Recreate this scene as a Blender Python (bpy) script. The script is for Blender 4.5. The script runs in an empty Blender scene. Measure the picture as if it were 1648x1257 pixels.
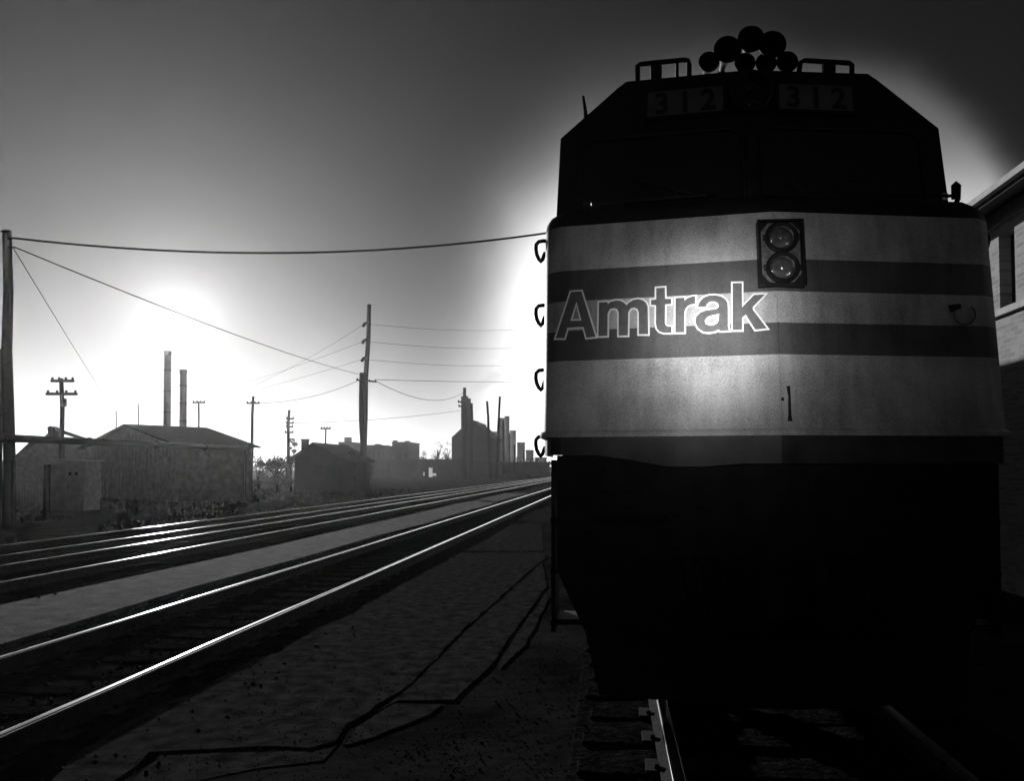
import bpy, bmesh, math, random
from mathutils import Vector, Matrix, Euler, noise
from mathutils.geometry import tessellate_polygon
random.seed(7)
R = math.radians
scene = bpy.context.scene
col = scene.collection

# ------------------------------------------------------------------ camera
W, H, F = 1648.0, 1257.0, 1282.0            # photograph size and focal length in its pixels
RAIL = 0.17                                 # rail top above the ballast
CAM = Vector((0.0, 0.0, RAIL + 1.59))       # a standing photographer between the tracks
YAW, PITCH = R(3.8), R(2.3)
cam_rot = Euler((R(90) + PITCH, 0, YAW)).to_matrix()
_v = cam_rot.transposed() @ Vector((0, 1, 0))
CX = 983.0 - F * _v.x / -_v.z               # cropped print: the optical axis is off centre
CY = 756.0 + F * _v.y / -_v.z
cd = bpy.data.cameras.new('camera')
cd.sensor_width = 36.0
cd.lens = 36.0 * F / W
cd.shift_x = -(CX - W / 2) / W
cd.shift_y = (CY - H / 2) / W
cd.clip_start, cd.clip_end = 0.05, 6000
cam = bpy.data.objects.new('camera', cd)
cam.location = CAM
cam.rotation_euler = (R(90) + PITCH, 0, YAW)
col.objects.link(cam)
scene.camera = cam


def ray(px, py):
    return (cam_rot @ Vector(((px - CX) / F, -(py - CY) / F, -1.0))).normalized()


def atY(px, py, Y):
    d = ray(px, py)
    return CAM + d * ((Y - CAM.y) / d.y)


def atZ(px, py, Z):
    d = ray(px, py)
    return CAM + d * ((Z - CAM.z) / d.z)


def onplane(px, py, p0, n):
    d = ray(px, py)
    return CAM + d * ((p0 - CAM).dot(n) / d.dot(n))


# ------------------------------------------------------------------ sky, sun, exposure
SUN = ray(285, 512)
sun_el = math.asin(SUN.z)
sun_az = math.atan2(SUN.x, SUN.y)
world = bpy.data.worlds.new('World')
scene.world = world
world.use_nodes = True
wn, wl = world.node_tree.nodes, world.node_tree.links
wn.clear()


def wnode(t, **k):
    n = wn.new(t)
    for a, b in k.items():
        setattr(n, a, b)
    return n


def wmath(op, a, b=None, c=None, clamp=False):
    n = wnode('ShaderNodeMath', operation=op)
    n.use_clamp = clamp
    for i, x in enumerate((a, b, c)):
        if x is None:
            continue
        if isinstance(x, (int, float)):
            n.inputs[i].default_value = x
        else:
            wl.new(x, n.inputs[i])
    return n.outputs[0]


sky = wnode('ShaderNodeTexSky', sky_type='NISHITA')
sky.sun_disc = False
sky.sun_elevation = sun_el
sky.sun_rotation = sun_az
sky.air_density, sky.dust_density, sky.ozone_density = 1.0, 2.0, 1.0
# black-and-white film behind a red filter: the red channel only, printed on hard paper
sep = wnode('ShaderNodeSeparateColor')
wl.new(sky.outputs[0], sep.inputs[0])
red = sep.outputs[0]
tc = wnode('ShaderNodeTexCoord')
dirv = tc.outputs['Generated']
dot = wnode('ShaderNodeVectorMath', operation='DOT_PRODUCT')
wl.new(dirv, dot.inputs[0])
dot.inputs[1].default_value = SUN
sx = wnode('ShaderNodeSeparateXYZ')
wl.new(dirv, sx.inputs[0])
FILTER = 0.0064                             # red-filter and exposure factor of the film
base = wmath('MULTIPLY', wmath('DIVIDE', red, wmath('MULTIPLY_ADD', red, 1 / 70.0, 1.0)), FILTER)
# pale dust low over the horizon, brightest under the sun
el = wmath('MULTIPLY', wmath('ARCSINE', wmath('MINIMUM', wmath('MAXIMUM', sx.outputs[2], 0.0), 1.0)), 180 / math.pi)
low = wmath('EXPONENT', wmath('MULTIPLY', wmath('POWER', wmath('DIVIDE', el, 6.3), 1.5), -1.0))
base = wmath('ADD', base, wmath('MULTIPLY', low, wmath('MINIMUM', wmath('MULTIPLY_ADD', red, 0.021, 0.03), 1.0)))
# aureole round the sun
ang = wmath('ARCCOSINE', wmath('MINIMUM', dot.outputs['Value'], 1.0))
g1 = wmath('MULTIPLY', wmath('EXPONENT', wmath('MULTIPLY', wmath('DIVIDE', ang, R(1.9)), -1.0)), 1.05)
g2 = wmath('MULTIPLY', wmath('EXPONENT', wmath('MULTIPLY', wmath('DIVIDE', ang, R(5.5)), -1.0)), 0.06)
# bright veil painted into the sky round the locomotive's outline, edge broken by noise
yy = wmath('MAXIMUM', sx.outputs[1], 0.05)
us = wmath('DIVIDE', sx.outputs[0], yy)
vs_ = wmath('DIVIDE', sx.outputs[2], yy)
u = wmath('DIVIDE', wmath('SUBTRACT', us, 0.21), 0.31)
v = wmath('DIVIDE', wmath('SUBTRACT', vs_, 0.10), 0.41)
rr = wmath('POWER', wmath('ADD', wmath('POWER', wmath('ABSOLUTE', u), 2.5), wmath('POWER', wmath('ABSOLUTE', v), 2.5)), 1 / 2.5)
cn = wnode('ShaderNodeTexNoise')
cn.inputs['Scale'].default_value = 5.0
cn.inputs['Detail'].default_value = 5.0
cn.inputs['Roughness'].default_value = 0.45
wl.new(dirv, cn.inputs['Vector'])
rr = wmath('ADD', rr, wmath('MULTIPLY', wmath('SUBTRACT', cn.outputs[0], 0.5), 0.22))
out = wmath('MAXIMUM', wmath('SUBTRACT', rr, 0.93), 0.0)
halo = wmath('EXPONENT', wmath('MULTIPLY', wmath('POWER', wmath('DIVIDE', out, wmath('MAXIMUM', wmath('MULTIPLY_ADD', us, -0.28, 0.19), 0.09)), 2.0), -1.0))
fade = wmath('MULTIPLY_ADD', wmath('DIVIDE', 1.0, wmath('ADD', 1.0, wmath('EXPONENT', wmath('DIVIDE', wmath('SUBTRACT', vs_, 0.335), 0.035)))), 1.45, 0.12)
halo = wmath('MULTIPLY', halo, wmath('MULTIPLY', fade, wmath('MULTIPLY_ADD', us, -0.9, 1.0, clamp=True)))
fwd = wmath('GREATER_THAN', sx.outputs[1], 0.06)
halo = wmath('MULTIPLY', halo, fwd)
tot = wmath('ADD', wmath('ADD', base, wmath('ADD', g1, g2)), halo)
comb = wnode('ShaderNodeCombineColor')
for i in range(3):
    wl.new(tot, comb.inputs[i])
bg = wnode('ShaderNodeBackground')
SKY_STRENGTH = 0.15
scl = wnode('ShaderNodeVectorMath', operation='SCALE')
wl.new(comb.outputs[0], scl.inputs[0])
scl.inputs['Scale'].default_value = 1.0 / SKY_STRENGTH
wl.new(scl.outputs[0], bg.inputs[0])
bg.inputs[1].default_value = SKY_STRENGTH
wo = wnode('ShaderNodeOutputWorld')
wl.new(bg.outputs[0], wo.inputs[0])

sl = bpy.data.lights.new('sun', 'SUN')
sl.energy = 3.2
sl.angle = R(0.55)
sl.color = (1.0, 1.0, 1.0)            # panchromatic film: no colour
so = bpy.data.objects.new('sun', sl)
so.rotation_euler = (-SUN).to_track_quat('-Z', 'Y').to_euler()
so.location = (-20, 30, 40)
col.objects.link(so)

# the photographer's flash: the photograph shows its pool of light on the nose and its glints in the lamp lenses
fl = bpy.data.lights.new('photographers_flash', 'SPOT')
fl.energy = 3400
fl.spot_size = R(62)
fl.spot_blend = 1.0
fl.shadow_soft_size = 0.05
fo = bpy.data.objects.new('photographers_flash', fl)
fo.location = (-0.45, 0.10, CAM.z + 0.15)
fl.use_nodes = True
_n, _l = fl.node_tree.nodes, fl.node_tree.links
_em = _n['Emission']
_tc = _n.new('ShaderNodeTexCoord')
_sx = _n.new('ShaderNodeSeparateXYZ')
_l.new(_tc.outputs['Normal'], _sx.inputs[0])


def _m(op, a, b=None):
    q = _n.new('ShaderNodeMath')
    q.operation = op
    for i, x in enumerate((a, b)):
        if isinstance(x, (int, float)):
            q.inputs[i].default_value = x
        elif x is not None:
            _l.new(x, q.inputs[i])
    return q.outputs[0]


_th = _m('ARCCOSINE', _m('MINIMUM', _m('ABSOLUTE', _sx.outputs[2]), 1.0))      # angle off the reflector's axis
_core = _m('EXPONENT', _m('MULTIPLY', _m('POWER', _m('DIVIDE', _th, R(4.4)), 2.0), -1.0))
_wide = _m('MULTIPLY', _m('EXPONENT', _m('MULTIPLY', _m('POWER', _m('DIVIDE', _th, R(10.5)), 2.0), -1.0)), 0.10)
_l.new(_m('ADD', _m('MULTIPLY', _core, 1.0), _wide), _em.inputs['Strength'])
_t = atY(1140, 532, 5.4)
fo.rotation_euler = (_t - fo.location).to_track_quat('-Z', 'Y').to_euler()
col.objects.link(fo)

vs = scene.view_settings
vs.view_transform = 'Standard'
vs.look = 'None'
vs.exposure = 0.0
vs.gamma = 1.0
vs.use_curve_mapping = False
scene.cycles.use_denoising = True
scene.cycles.max_bounces = 6
scene.cycles.volume_bounces = 0
scene.cycles.sample_clamp_indirect = 4.0
scene.cycles.caustics_reflective = False


# ------------------------------------------------------------------ materials
def mat(name, base, rough=0.8, metal=0.0, var=0.35, scale=6.0, bump=0.0, bscale=40.0, spec=0.4, coat=0.0):
    m = bpy.data.materials.new(name)
    m.use_nodes = True
    n, l = m.node_tree.nodes, m.node_tree.links
    b = n['Principled BSDF']
    tcn = n.new('ShaderNodeTexCoord')
    nz = n.new('ShaderNodeTexNoise')
    nz.inputs['Scale'].default_value = scale
    nz.inputs['Detail'].default_value = 6
    l.new(tcn.outputs['Object'], nz.inputs['Vector'])
    mr = n.new('ShaderNodeMapRange')
    mr.inputs[1].default_value, mr.inputs[2].default_value = 0.3, 0.7
    mr.inputs[3].default_value, mr.inputs[4].default_value = base * (1 - var), base * (1 + var)
    l.new(nz.outputs[0], mr.inputs[0])
    l.new(mr.outputs[0], b.inputs['Base Color'])
    b.inputs['Roughness'].default_value = rough
    b.inputs['Metallic'].default_value = metal
    b.inputs['Specular IOR Level'].default_value = spec
    b.inputs['Coat Weight'].default_value = coat
    if bump:
        n2 = n.new('ShaderNodeTexNoise')
        n2.inputs['Scale'].default_value = bscale
        n2.inputs['Detail'].default_value = 8
        l.new(tcn.outputs['Object'], n2.inputs['Vector'])
        bp = n.new('ShaderNodeBump')
        bp.inputs['Strength'].default_value = bump
        bp.inputs['Distance'].default_value = 0.02
        l.new(n2.outputs[0], bp.inputs['Height'])
        l.new(bp.outputs[0], b.inputs['Normal'])
    return m


M = {}
M['ground'] = mat('dirt_ground', 0.028, 1.0, var=0.6, scale=0.8, bump=0.6, bscale=6, spec=0.0)
M['ballast'] = mat('oily_ballast', 0.018, 1.0, var=0.6, scale=9, bump=0.8, bscale=30, spec=0.0)
M['stone'] = mat('ballast_stone', 0.022, 0.9, var=0.5, scale=20, spec=0.05)
M['asphalt'] = mat('worn_asphalt', 0.045, 1.0, var=0.55, scale=7, bump=0.5, bscale=60, spec=0.0)
M['asphalt2'] = mat('dusty_asphalt', 0.06, 1.0, var=0.75, scale=3.2, bump=0.5, bscale=25, spec=0.02)
M['rail_head'] = mat('polished_rail_head', 0.70, 0.13, 1.0, var=0.25, scale=3.0)
M['rail_side'] = mat('rusted_rail_side', 0.03, 0.85, 0.0, var=0.5, scale=12, bump=0.3, spec=0.05)
M['rail_shade'] = mat('shade_darkened_rail_head', 0.10, 0.6, 0.6, var=0.4, scale=6)  # locomotive's shade on the right rail head, put into the colour
M['tie'] = mat('creosoted_timber', 0.014, 1.0, var=0.8, scale=14, bump=0.6, bscale=20, spec=0.0)
M['iron'] = mat('dark_iron', 0.022, 0.8, 0.0, var=0.4, scale=15, spec=0.08)
M['pole'] = mat('weathered_pole_timber', 0.018, 0.95, var=0.4, scale=10, bump=0.4, spec=0.0)
M['wire'] = mat('tarred_wire', 0.02, 0.8, var=0.1, spec=0.1)
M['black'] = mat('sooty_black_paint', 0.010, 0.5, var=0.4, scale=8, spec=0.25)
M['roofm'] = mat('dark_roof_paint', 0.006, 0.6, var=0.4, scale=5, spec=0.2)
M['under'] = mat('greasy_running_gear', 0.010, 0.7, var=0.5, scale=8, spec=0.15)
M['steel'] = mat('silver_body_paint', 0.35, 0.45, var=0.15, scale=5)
M['board'] = mat('number_board_plastic', 0.10, 0.3, var=0.2, scale=7)
M['digit'] = mat('black_number_paint', 0.010, 0.6, var=0.1)
M['white'] = mat('white_paint', 0.72, 0.6, var=0.12, scale=6)
M['letter'] = mat('dark_lettering_paint', 0.085, 0.55, var=0.2, scale=30)
M['chrome'] = mat('lamp_reflector', 0.75, 0.28, 1.0, var=0.3, scale=30, bump=0.5, bscale=25)
M['plate'] = mat('dull_lamp_plate', 0.13, 0.5, 0.3, var=0.4, scale=30)
M['sheet'] = mat('shed_siding', 0.26, 0.8, var=0.3, scale=3)
M['roofing'] = mat('felt_roofing', 0.04, 0.85, var=0.4, scale=4, spec=0.05)
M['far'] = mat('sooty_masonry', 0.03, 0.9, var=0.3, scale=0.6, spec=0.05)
M['silo'] = mat('pale_concrete', 0.65, 0.9, var=0.2, scale=0.5)
M['concrete'] = mat('stack_concrete', 0.15, 0.9, var=0.25, scale=1.2)
M['cabinet'] = mat('painted_cabinet', 0.55, 0.6, var=0.25, scale=5)
M['leaf'] = mat('dull_leaf', 0.05, 0.8, var=0.5, scale=3, spec=0.1)
M['grass'] = mat('dry_grass', 0.07, 0.9, var=0.5, scale=2, spec=0.1)
M['trim'] = mat('painted_timber_trim', 0.30, 0.7, var=0.2, scale=8)
M['soffit'] = mat('dark_eave_boards', 0.04, 0.8, var=0.3, scale=8)


def glass_mat(name, tint=0.02, rough=0.08):
    m = bpy.data.materials.new(name)
    m.use_nodes = True
    b = m.node_tree.nodes['Principled BSDF']
    b.inputs['Base Color'].default_value = (tint, tint, tint, 1)
    b.inputs['Roughness'].default_value = rough
    b.inputs['Specular IOR Level'].default_value = 0.15
    nz = m.node_tree.nodes.new('ShaderNodeTexNoise')
    nz.inputs['Scale'].default_value = 9
    mr = m.node_tree.nodes.new('ShaderNodeMapRange')
    mr.inputs[3].default_value, mr.inputs[4].default_value = rough * 0.6, rough * 1.8
    m.node_tree.links.new(nz.outputs[0], mr.inputs[0])
    m.node_tree.links.new(mr.outputs[0], b.inputs['Roughness'])
    return m


M['pane'] = glass_mat('dusty_window_glass', 0.015, 0.12)
M['screen'] = glass_mat('windscreen_glass', 0.012, 0.10)
M['screen'].node_tree.nodes['Principled BSDF'].inputs['Specular IOR Level'].default_value = 0.8


def lens_mat():
    """clear pressed-glass lamp lens: mostly see-through, with a sharp surface reflection"""
    m = bpy.data.materials.new('lamp_lens_glass')
    m.use_nodes = True
    n, l = m.node_tree.nodes, m.node_tree.links
    n.remove(n['Principled BSDF'])
    tr = n.new('ShaderNodeBsdfTransparent')
    tr.inputs[0].default_value = (.9, .9, .9, 1)
    gl = n.new('ShaderNodeBsdfGlossy')
    gl.inputs['Roughness'].default_value = 0.06
    wv = n.new('ShaderNodeTexWave')
    wv.inputs['Scale'].default_value = 18
    wv.inputs['Distortion'].default_value = 2
    bp = n.new('ShaderNodeBump')
    bp.inputs['Strength'].default_value = 0.4
    bp.inputs['Distance'].default_value = 0.004
    l.new(wv.outputs[1], bp.inputs['Height'])
    l.new(bp.outputs[0], gl.inputs['Normal'])
    fr0 = n.new('ShaderNodeFresnel')
    mx = n.new('ShaderNodeMixShader')
    l.new(fr0.outputs[0], mx.inputs[0])
    l.new(tr.outputs[0], mx.inputs[1])
    l.new(gl.outputs[0], mx.inputs[2])
    l.new(mx.outputs[0], n['Material Output'].inputs[0])
    return m


M['lens'] = lens_mat()


def sheet_mat():
    m = bpy.data.materials.new('translucent_sheet')
    m.use_nodes = True
    n, l = m.node_tree.nodes, m.node_tree.links
    tr = n.new('ShaderNodeBsdfTranslucent')
    tr.inputs[0].default_value = (0.8, 0.8, 0.8, 1)
    nz = n.new('ShaderNodeTexNoise')
    nz.inputs['Scale'].default_value = 2
    mr = n.new('ShaderNodeMapRange')
    mr.inputs[3].default_value, mr.inputs[4].default_value = 0.5, 0.95
    l.new(nz.outputs[0], mr.inputs[0])
    l.new(mr.outputs[0], tr.inputs[0])
    l.new(tr.outputs[0], n['Material Output'].inputs[0])
    return m


M['sheet_white'] = sheet_mat()


def brick_mat():
    m = bpy.data.materials.new('old_brickwork')
    m.use_nodes = True
    n, l = m.node_tree.nodes, m.node_tree.links
    b = n['Principled BSDF']
    tcn = n.new('ShaderNodeTexCoord')
    mp = n.new('ShaderNodeMapping')
    mp.inputs['Rotation'].default_value = (R(90), 0, R(90))
    br = n.new('ShaderNodeTexBrick')
    br.inputs['Scale'].default_value = 1.0
    br.inputs['Brick Width'].default_value = 0.22
    br.inputs['Row Height'].default_value = 0.075
    br.inputs['Mortar Size'].default_value = 0.006
    br.inputs['Color1'].default_value = (0.22, 0.22, 0.22, 1)
    br.inputs['Color2'].default_value = (0.36, 0.36, 0.36, 1)
    br.inputs['Mortar'].default_value = (0.4, 0.4, 0.4, 1)
    sxx = n.new('ShaderNodeSeparateXYZ')
    cb = n.new('ShaderNodeCombineXYZ')
    l.new(tcn.outputs['Object'], sxx.inputs[0])
    l.new(sxx.outputs[1], cb.inputs[0])
    l.new(sxx.outputs[2], cb.inputs[1])
    l.new(cb.outputs[0], br.inputs['Vector'])
    l.new(br.outputs[0], b.inputs['Base Color'])
    bp = n.new('ShaderNodeBump')
    bp.inputs['Strength'].default_value = 0.5
    bp.inputs['Distance'].default_value = 0.01
    bp.invert = True
    l.new(br.outputs[1], bp.inputs['Height'])
    l.new(bp.outputs[0], b.inputs['Normal'])
    b.inputs['Roughness'].default_value = 0.85
    return m


M['brick'] = brick_mat()

# nose stripes (levels in metres above the ballast)
S1, S2, S3, S4 = 2.53, 2.75, 2.97, 3.20


def nose_mat():
    """silver-white paint with two dark stripes, chips, streaks and road grime"""
    m = bpy.data.materials.new('striped_nose_paint')
    m.use_nodes = True
    n, l = m.node_tree.nodes, m.node_tree.links
    b = n['Principled BSDF']
    tcn = n.new('ShaderNodeTexCoord')
    sp = n.new('ShaderNodeSeparateXYZ')
    l.new(tcn.outputs['Object'], sp.inputs[0])

    def mt(op, a, bb=None):
        q = n.new('ShaderNodeMath')
        q.operation = op
        for i, x in enumerate((a, bb)):
            if x is None:
                continue
            if isinstance(x, (int, float)):
                q.inputs[i].default_value = x
            else:
                l.new(x, q.inputs[i])
        return q.outputs[0]

    z = sp.outputs[2]
    b1 = mt('MULTIPLY', mt('GREATER_THAN', z, S1), mt('LESS_THAN', z, S2))
    b2 = mt('MULTIPLY', mt('GREATER_THAN', z, S3), mt('LESS_THAN', z, S4))
    st = mt('ADD', b1, b2)
    nz = n.new('ShaderNodeTexNoise')
    nz.inputs['Scale'].default_value = 2.2
    nz.inputs['Detail'].default_value = 8
    l.new(tcn.outputs['Object'], nz.inputs['Vector'])
    fine = n.new('ShaderNodeTexNoise')
    fine.inputs['Scale'].default_value = 120
    fine.inputs['Detail'].default_value = 3
    l.new(tcn.outputs['Object'], fine.inputs['Vector'])
    mp = n.new('ShaderNodeMapping')
    mp.inputs['Scale'].default_value = (14, 14, 0.7)
    l.new(tcn.outputs['Object'], mp.inputs[0])
    stk = n.new('ShaderNodeTexNoise')
    stk.inputs['Scale'].default_value = 1.0
    stk.inputs['Detail'].default_value = 5
    l.new(mp.outputs[0], stk.inputs['Vector'])
    dirt = mt('MULTIPLY_ADD', nz.outputs[0], 0.5)
    n.active = None
    d1 = mt('ADD', mt('MULTIPLY', nz.outputs[0], 0.55), mt('MULTIPLY', fine.outputs[0], 0.5))
    d2 = mt('ADD', d1, mt('MULTIPLY', stk.outputs[0], 0.25))
    mul = n.new('ShaderNodeMapRange')
    mul.inputs[1].default_value, mul.inputs[2].default_value = 0.44, 0.84
    mul.inputs[3].default_value, mul.inputs[4].default_value = 0.28, 1.2
    l.new(d2, mul.inputs[0])
    basec = mt('ADD', mt('MULTIPLY', st, -0.335), 0.42)
    l.new(mt('MULTIPLY', basec, mul.outputs[0]), b.inputs['Base Color'])
    b.inputs['Roughness'].default_value = 0.55
    b.inputs['Specular IOR Level'].default_value = 0.3
    bp = n.new('ShaderNodeBump')
    bp.inputs['Strength'].default_value = 0.25
    bp.inputs['Distance'].default_value = 0.006
    l.new(nz.outputs[0], bp.inputs['Height'])
    l.new(bp.outputs[0], b.inputs['Normal'])
    return m


M['nose'] = nose_mat()


# ------------------------------------------------------------------ mesh helpers
class MB:
    def __init__(s):
        s.v, s.f, s.mi = [], [], []

    def add(s, vs_, fs, mi=0):
        o = len(s.v)
        s.v += [tuple(p) for p in vs_]
        for f in fs:
            s.f.append(tuple(i + o for i in f))
            s.mi.append(mi)
        return s

    def box(s, c, d, rz=0.0, rx=0.0, ry=0.0, mi=0):
        m = Euler((rx, ry, rz)).to_matrix()
        vs_ = []
        for x in (-.5, .5):
            for y in (-.5, .5):
                for z in (-.5, .5):
                    vs_.append(Vector(c) + m @ Vector((x * d[0], y * d[1], z * d[2])))
        return s.add(vs_, [(0, 1, 3, 2), (4, 6, 7, 5), (0, 4, 5, 1), (2, 3, 7, 6), (0, 2, 6, 4), (1, 5, 7, 3)], mi)

    def tube(s, pts, r, n=8, cap=True, mi=0):
        pts = [Vector(p) for p in pts]
        rs = r if isinstance(r, (list, tuple)) else [r] * len(pts)
        rings = []
        up = None
        for i, p in enumerate(pts):
            a = pts[max(i - 1, 0)]
            b = pts[min(i + 1, len(pts) - 1)]
            t = (b - a).normalized()
            if up is None:
                up = Vector((0, 0, 1)) if abs(t.z) < 0.9 else Vector((1, 0, 0))
            x = t.cross(up).normalized()
            y = x.cross(t).normalized()
            up = y
            rings.append([p + (x * math.cos(2 * math.pi * k / n) + y * math.sin(2 * math.pi * k / n)) * rs[i] for k in range(n)])
        o = len(s.v)
        for rg in rings:
            s.v += [tuple(q) for q in rg]
        for i in range(len(pts) - 1):
            for k in range(n):
                a = o + i * n + k
                b = o + i * n + (k + 1) % n
                s.f.append((a, b, b + n, a + n))
                s.mi.append(mi)
        if cap:
            s.f.append(tuple(o + k for k in reversed(range(n))))
            s.mi.append(mi)
            s.f.append(tuple(o + (len(pts) - 1) * n + k for k in range(n)))
            s.mi.append(mi)
        return s

    def prism(s, poly, ext, mi=0):
        """3-D polygon (list of Vectors) extruded by the vector ext"""
        n = len(poly)
        tri = tessellate_polygon([[Vector(p) for p in poly]])
        ext = Vector(ext)
        vs_ = [Vector(p) for p in poly] + [Vector(p) + ext for p in poly]
        fs = [t for t in tri] + [tuple(i + n for i in reversed(t)) for t in tri]
        fs += [(i, (i + 1) % n, (i + 1) % n + n, i + n) for i in range(n)]
        return s.add(vs_, fs, mi)

    def lathe(s, prof, c, axis=(0, -1, 0), n=20, mi=0):
        """profile (r, t) turned about an axis through c"""
        ax = Vector(axis).normalized()
        up = Vector((0, 0, 1)) if abs(ax.z) < .9 else Vector((1, 0, 0))
        x = ax.cross(up).normalized()
        y = x.cross(ax)
        o = len(s.v)
        for r_, t in prof:
            for k in range(n):
                a = 2 * math.pi * k / n
                s.v.append(tuple(Vector(c) + ax * t + (x * math.cos(a) + y * math.sin(a)) * r_))
        for i in range(len(prof) - 1):
            for k in range(n):
                a = o + i * n + k
                b = o + i * n + (k + 1) % n
                s.f.append((a, b, b + n, a + n))
                s.mi.append(mi)
        return s

    def build(s, name, m, parent=None, smooth=False):
        me = bpy.data.meshes.new(name)
        me.from_pydata(s.v, [], s.f)
        ms = m if isinstance(m, (list, tuple)) else [m]
        for k in ms:
            me.materials.append(M[k])
        if len(ms) > 1:
            for p, i in zip(me.polygons, s.mi):
                p.material_index = i
        bm = bmesh.new()
        bm.from_mesh(me)
        bmesh.ops.recalc_face_normals(bm, faces=bm.faces)
        bm.to_mesh(me)
        bm.free()
        if smooth:
            for p in me.polygons:
                p.use_smooth = True
        me.update()
        o = bpy.data.objects.new(name, me)
        col.objects.link(o)
        if parent:
            o.parent = parent
        return o


def tag(o, label=None, cat=None, group=None, kind=None):
    for k, x in (('label', label), ('category', cat), ('group', group), ('kind', kind)):
        if x:
            o[k] = x
    return o


def empty(name, loc=(0, 0, 0)):
    o = bpy.data.objects.new(name, None)
    o.empty_display_size = 0.3
    col.objects.link(o)
    o.location = loc
    return o


def smooth_angle(o, deg=35):
    me = o.data
    for p in me.polygons:
        p.use_smooth = True
    me.set_sharp_from_angle(angle=R(deg))


def part(mb, name, m, root, smooth=False):
    """build world-space geometry as a child of a root empty that stands at its own base"""
    o = mb.build(name, m, None, smooth)
    o.parent = root
    o.matrix_parent_inverse = Matrix.Translation(-root.location)
    return o


# ------------------------------------------------------------------ ground
g = MB()
xs = [-900, -300, -120, -60, -40, -30, -20, 20, 60, 300, 900]
ys = [-80, -10, 0, 10, 20, 30, 45, 60, 90, 150, 300, 700, 2500]
for iy, y in enumerate(ys):
    for ix, x in enumerate(xs):
        z = -0.10
        g.v.append((x, y, z))
for iy in range(len(ys) - 1):
    for ix in range(len(xs) - 1):
        a = iy * len(xs) + ix
        g.f.append((a, a + 1, a + len(xs) + 1, a + len(xs)))
        g.mi.append(0)
tag(g.build('ground', 'ground'), kind='structure')

# track beds: shallow trapezoid ballast ridges
TRACKS = [(1.10, 'loco'), (-4.43, 'near'), (-9.38, 'middle'), (-12.05, 'far')]
for k, (xc, nm) in enumerate(TRACKS):
    b = MB()
    n = 60
    w0, w1 = (1.9, 1.45) if k else (1.7, 1.35)
    if k >= 2:
        w0, w1 = (1.32, 1.25)
    yv = [-8 + 3.0 * i if i < 20 else 52 + (i - 20) * 13.0 for i in range(n)]
    prof = [(-w0, -0.12), (-w1, -0.01), (-0.75, 0.0), (0, -0.02), (0.75, 0.0), (w1, -0.01), (w0, -0.12)]
    for y in yv:
        for (x, z) in prof:
            j = noise.noise(Vector((xc + x, y * 0.7, 3.1)))
            b.v.append((xc + x + j * 0.10, y, z + j * 0.012))
    for i in range(n - 1):
        for q in range(len(prof) - 1):
            a = i * len(prof) + q
            b.f.append((a, a + 1, a + 1 + len(prof), a + len(prof)))
            b.mi.append(0)
    tag(b.build('ballast_bed', 'ballast'), kind='structure')


# ------------------------------------------------------------------ asphalt
def ragged(poly, step=0.16, amp=0.05, seed=0.0):
    res = []
    for i, p in enumerate(poly):
        q = poly[(i + 1) % len(poly)]
        d = (q - p).length
        n = max(1, int(d / step)) if d < 30 else 12
        for k in range(n):
            s_ = p.lerp(q, k / n)
            j = noise.noise_vector(Vector((s_.x * 1.7 + seed, s_.y * 1.7, seed)))
            j2 = noise.noise_vector(Vector((s_.x * 6 + seed, s_.y * 6, seed)))
            res.append(Vector((s_.x + j.x * amp + j2.x * amp * .5, s_.y + j.y * amp + j2.y * amp * .5, s_.z)))
    return res


plat = empty('platform', (-1.8, 6, 0))
tag(plat, kind='structure')
ZP = 0.011


def slab(name, pxs, m='asphalt', z=ZP, root=plat, th=0.17, extra=(), amp=0.05, seed=0.0):
    poly = [atZ(x, y, z) for x, y in pxs] + [Vector((x, y, z)) for x, y in extra]
    poly = ragged(poly, amp=amp, seed=seed)
    return part(MB().prism(poly, (0, 0, -th)), name, m, root)


slab('asphalt_slab', [(60, 1275), (115, 1221), (161, 1191), (193, 1165), (238, 1142), (319, 1112), (365, 1085), (408, 1063), (450, 1051),
                      (505, 1012), (544, 1000), (595, 970), (637, 947), (691, 918), (742, 890), (876, 890), (878, 900), (833, 936), (750, 1010), (663, 1098),
                      (600, 1147), (566, 1168), (548, 1192), (500, 1203), (380, 1204), (250, 1210), (150, 1275)], amp=0.06, seed=1)
slab('asphalt_slab', [(748, 887), (774, 873), (824, 844), (872, 842), (874, 887)], amp=0.02, seed=2)
slab('asphalt_slab', [(832, 838), (846, 826)], extra=[(-2.75, 40), (-2.75, 60), (-0.6, 60), (-0.6, 26.5)], amp=0.05, seed=3)
slab('asphalt_slab', [(873, 905), (880, 945), (873, 952), (837, 1003), (790, 1070), (730, 1126), (640, 1127), (606, 1146), (668, 1100), (752, 1014), (836, 939)], amp=0.02, seed=4, z=ZP - .005)
slab('asphalt_slab', [(636, 1133), (712, 1134), (690, 1150), (600, 1187), (556, 1200), (575, 1172), (604, 1152)], amp=0.03, seed=5, z=ZP - .008)
slab('asphalt_slab', [(878, 956), (884, 962), (846, 1038), (806, 1075), (800, 1070), (842, 1006)], amp=0.03, seed=6, z=ZP - .008)
slab('asphalt_slab', [(252, 1216), (380, 1209), (500, 1208), (545, 1200), (520, 1225), (420, 1236), (300, 1262), (200, 1275)], amp=0.05, seed=7, z=ZP - .010)

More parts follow.
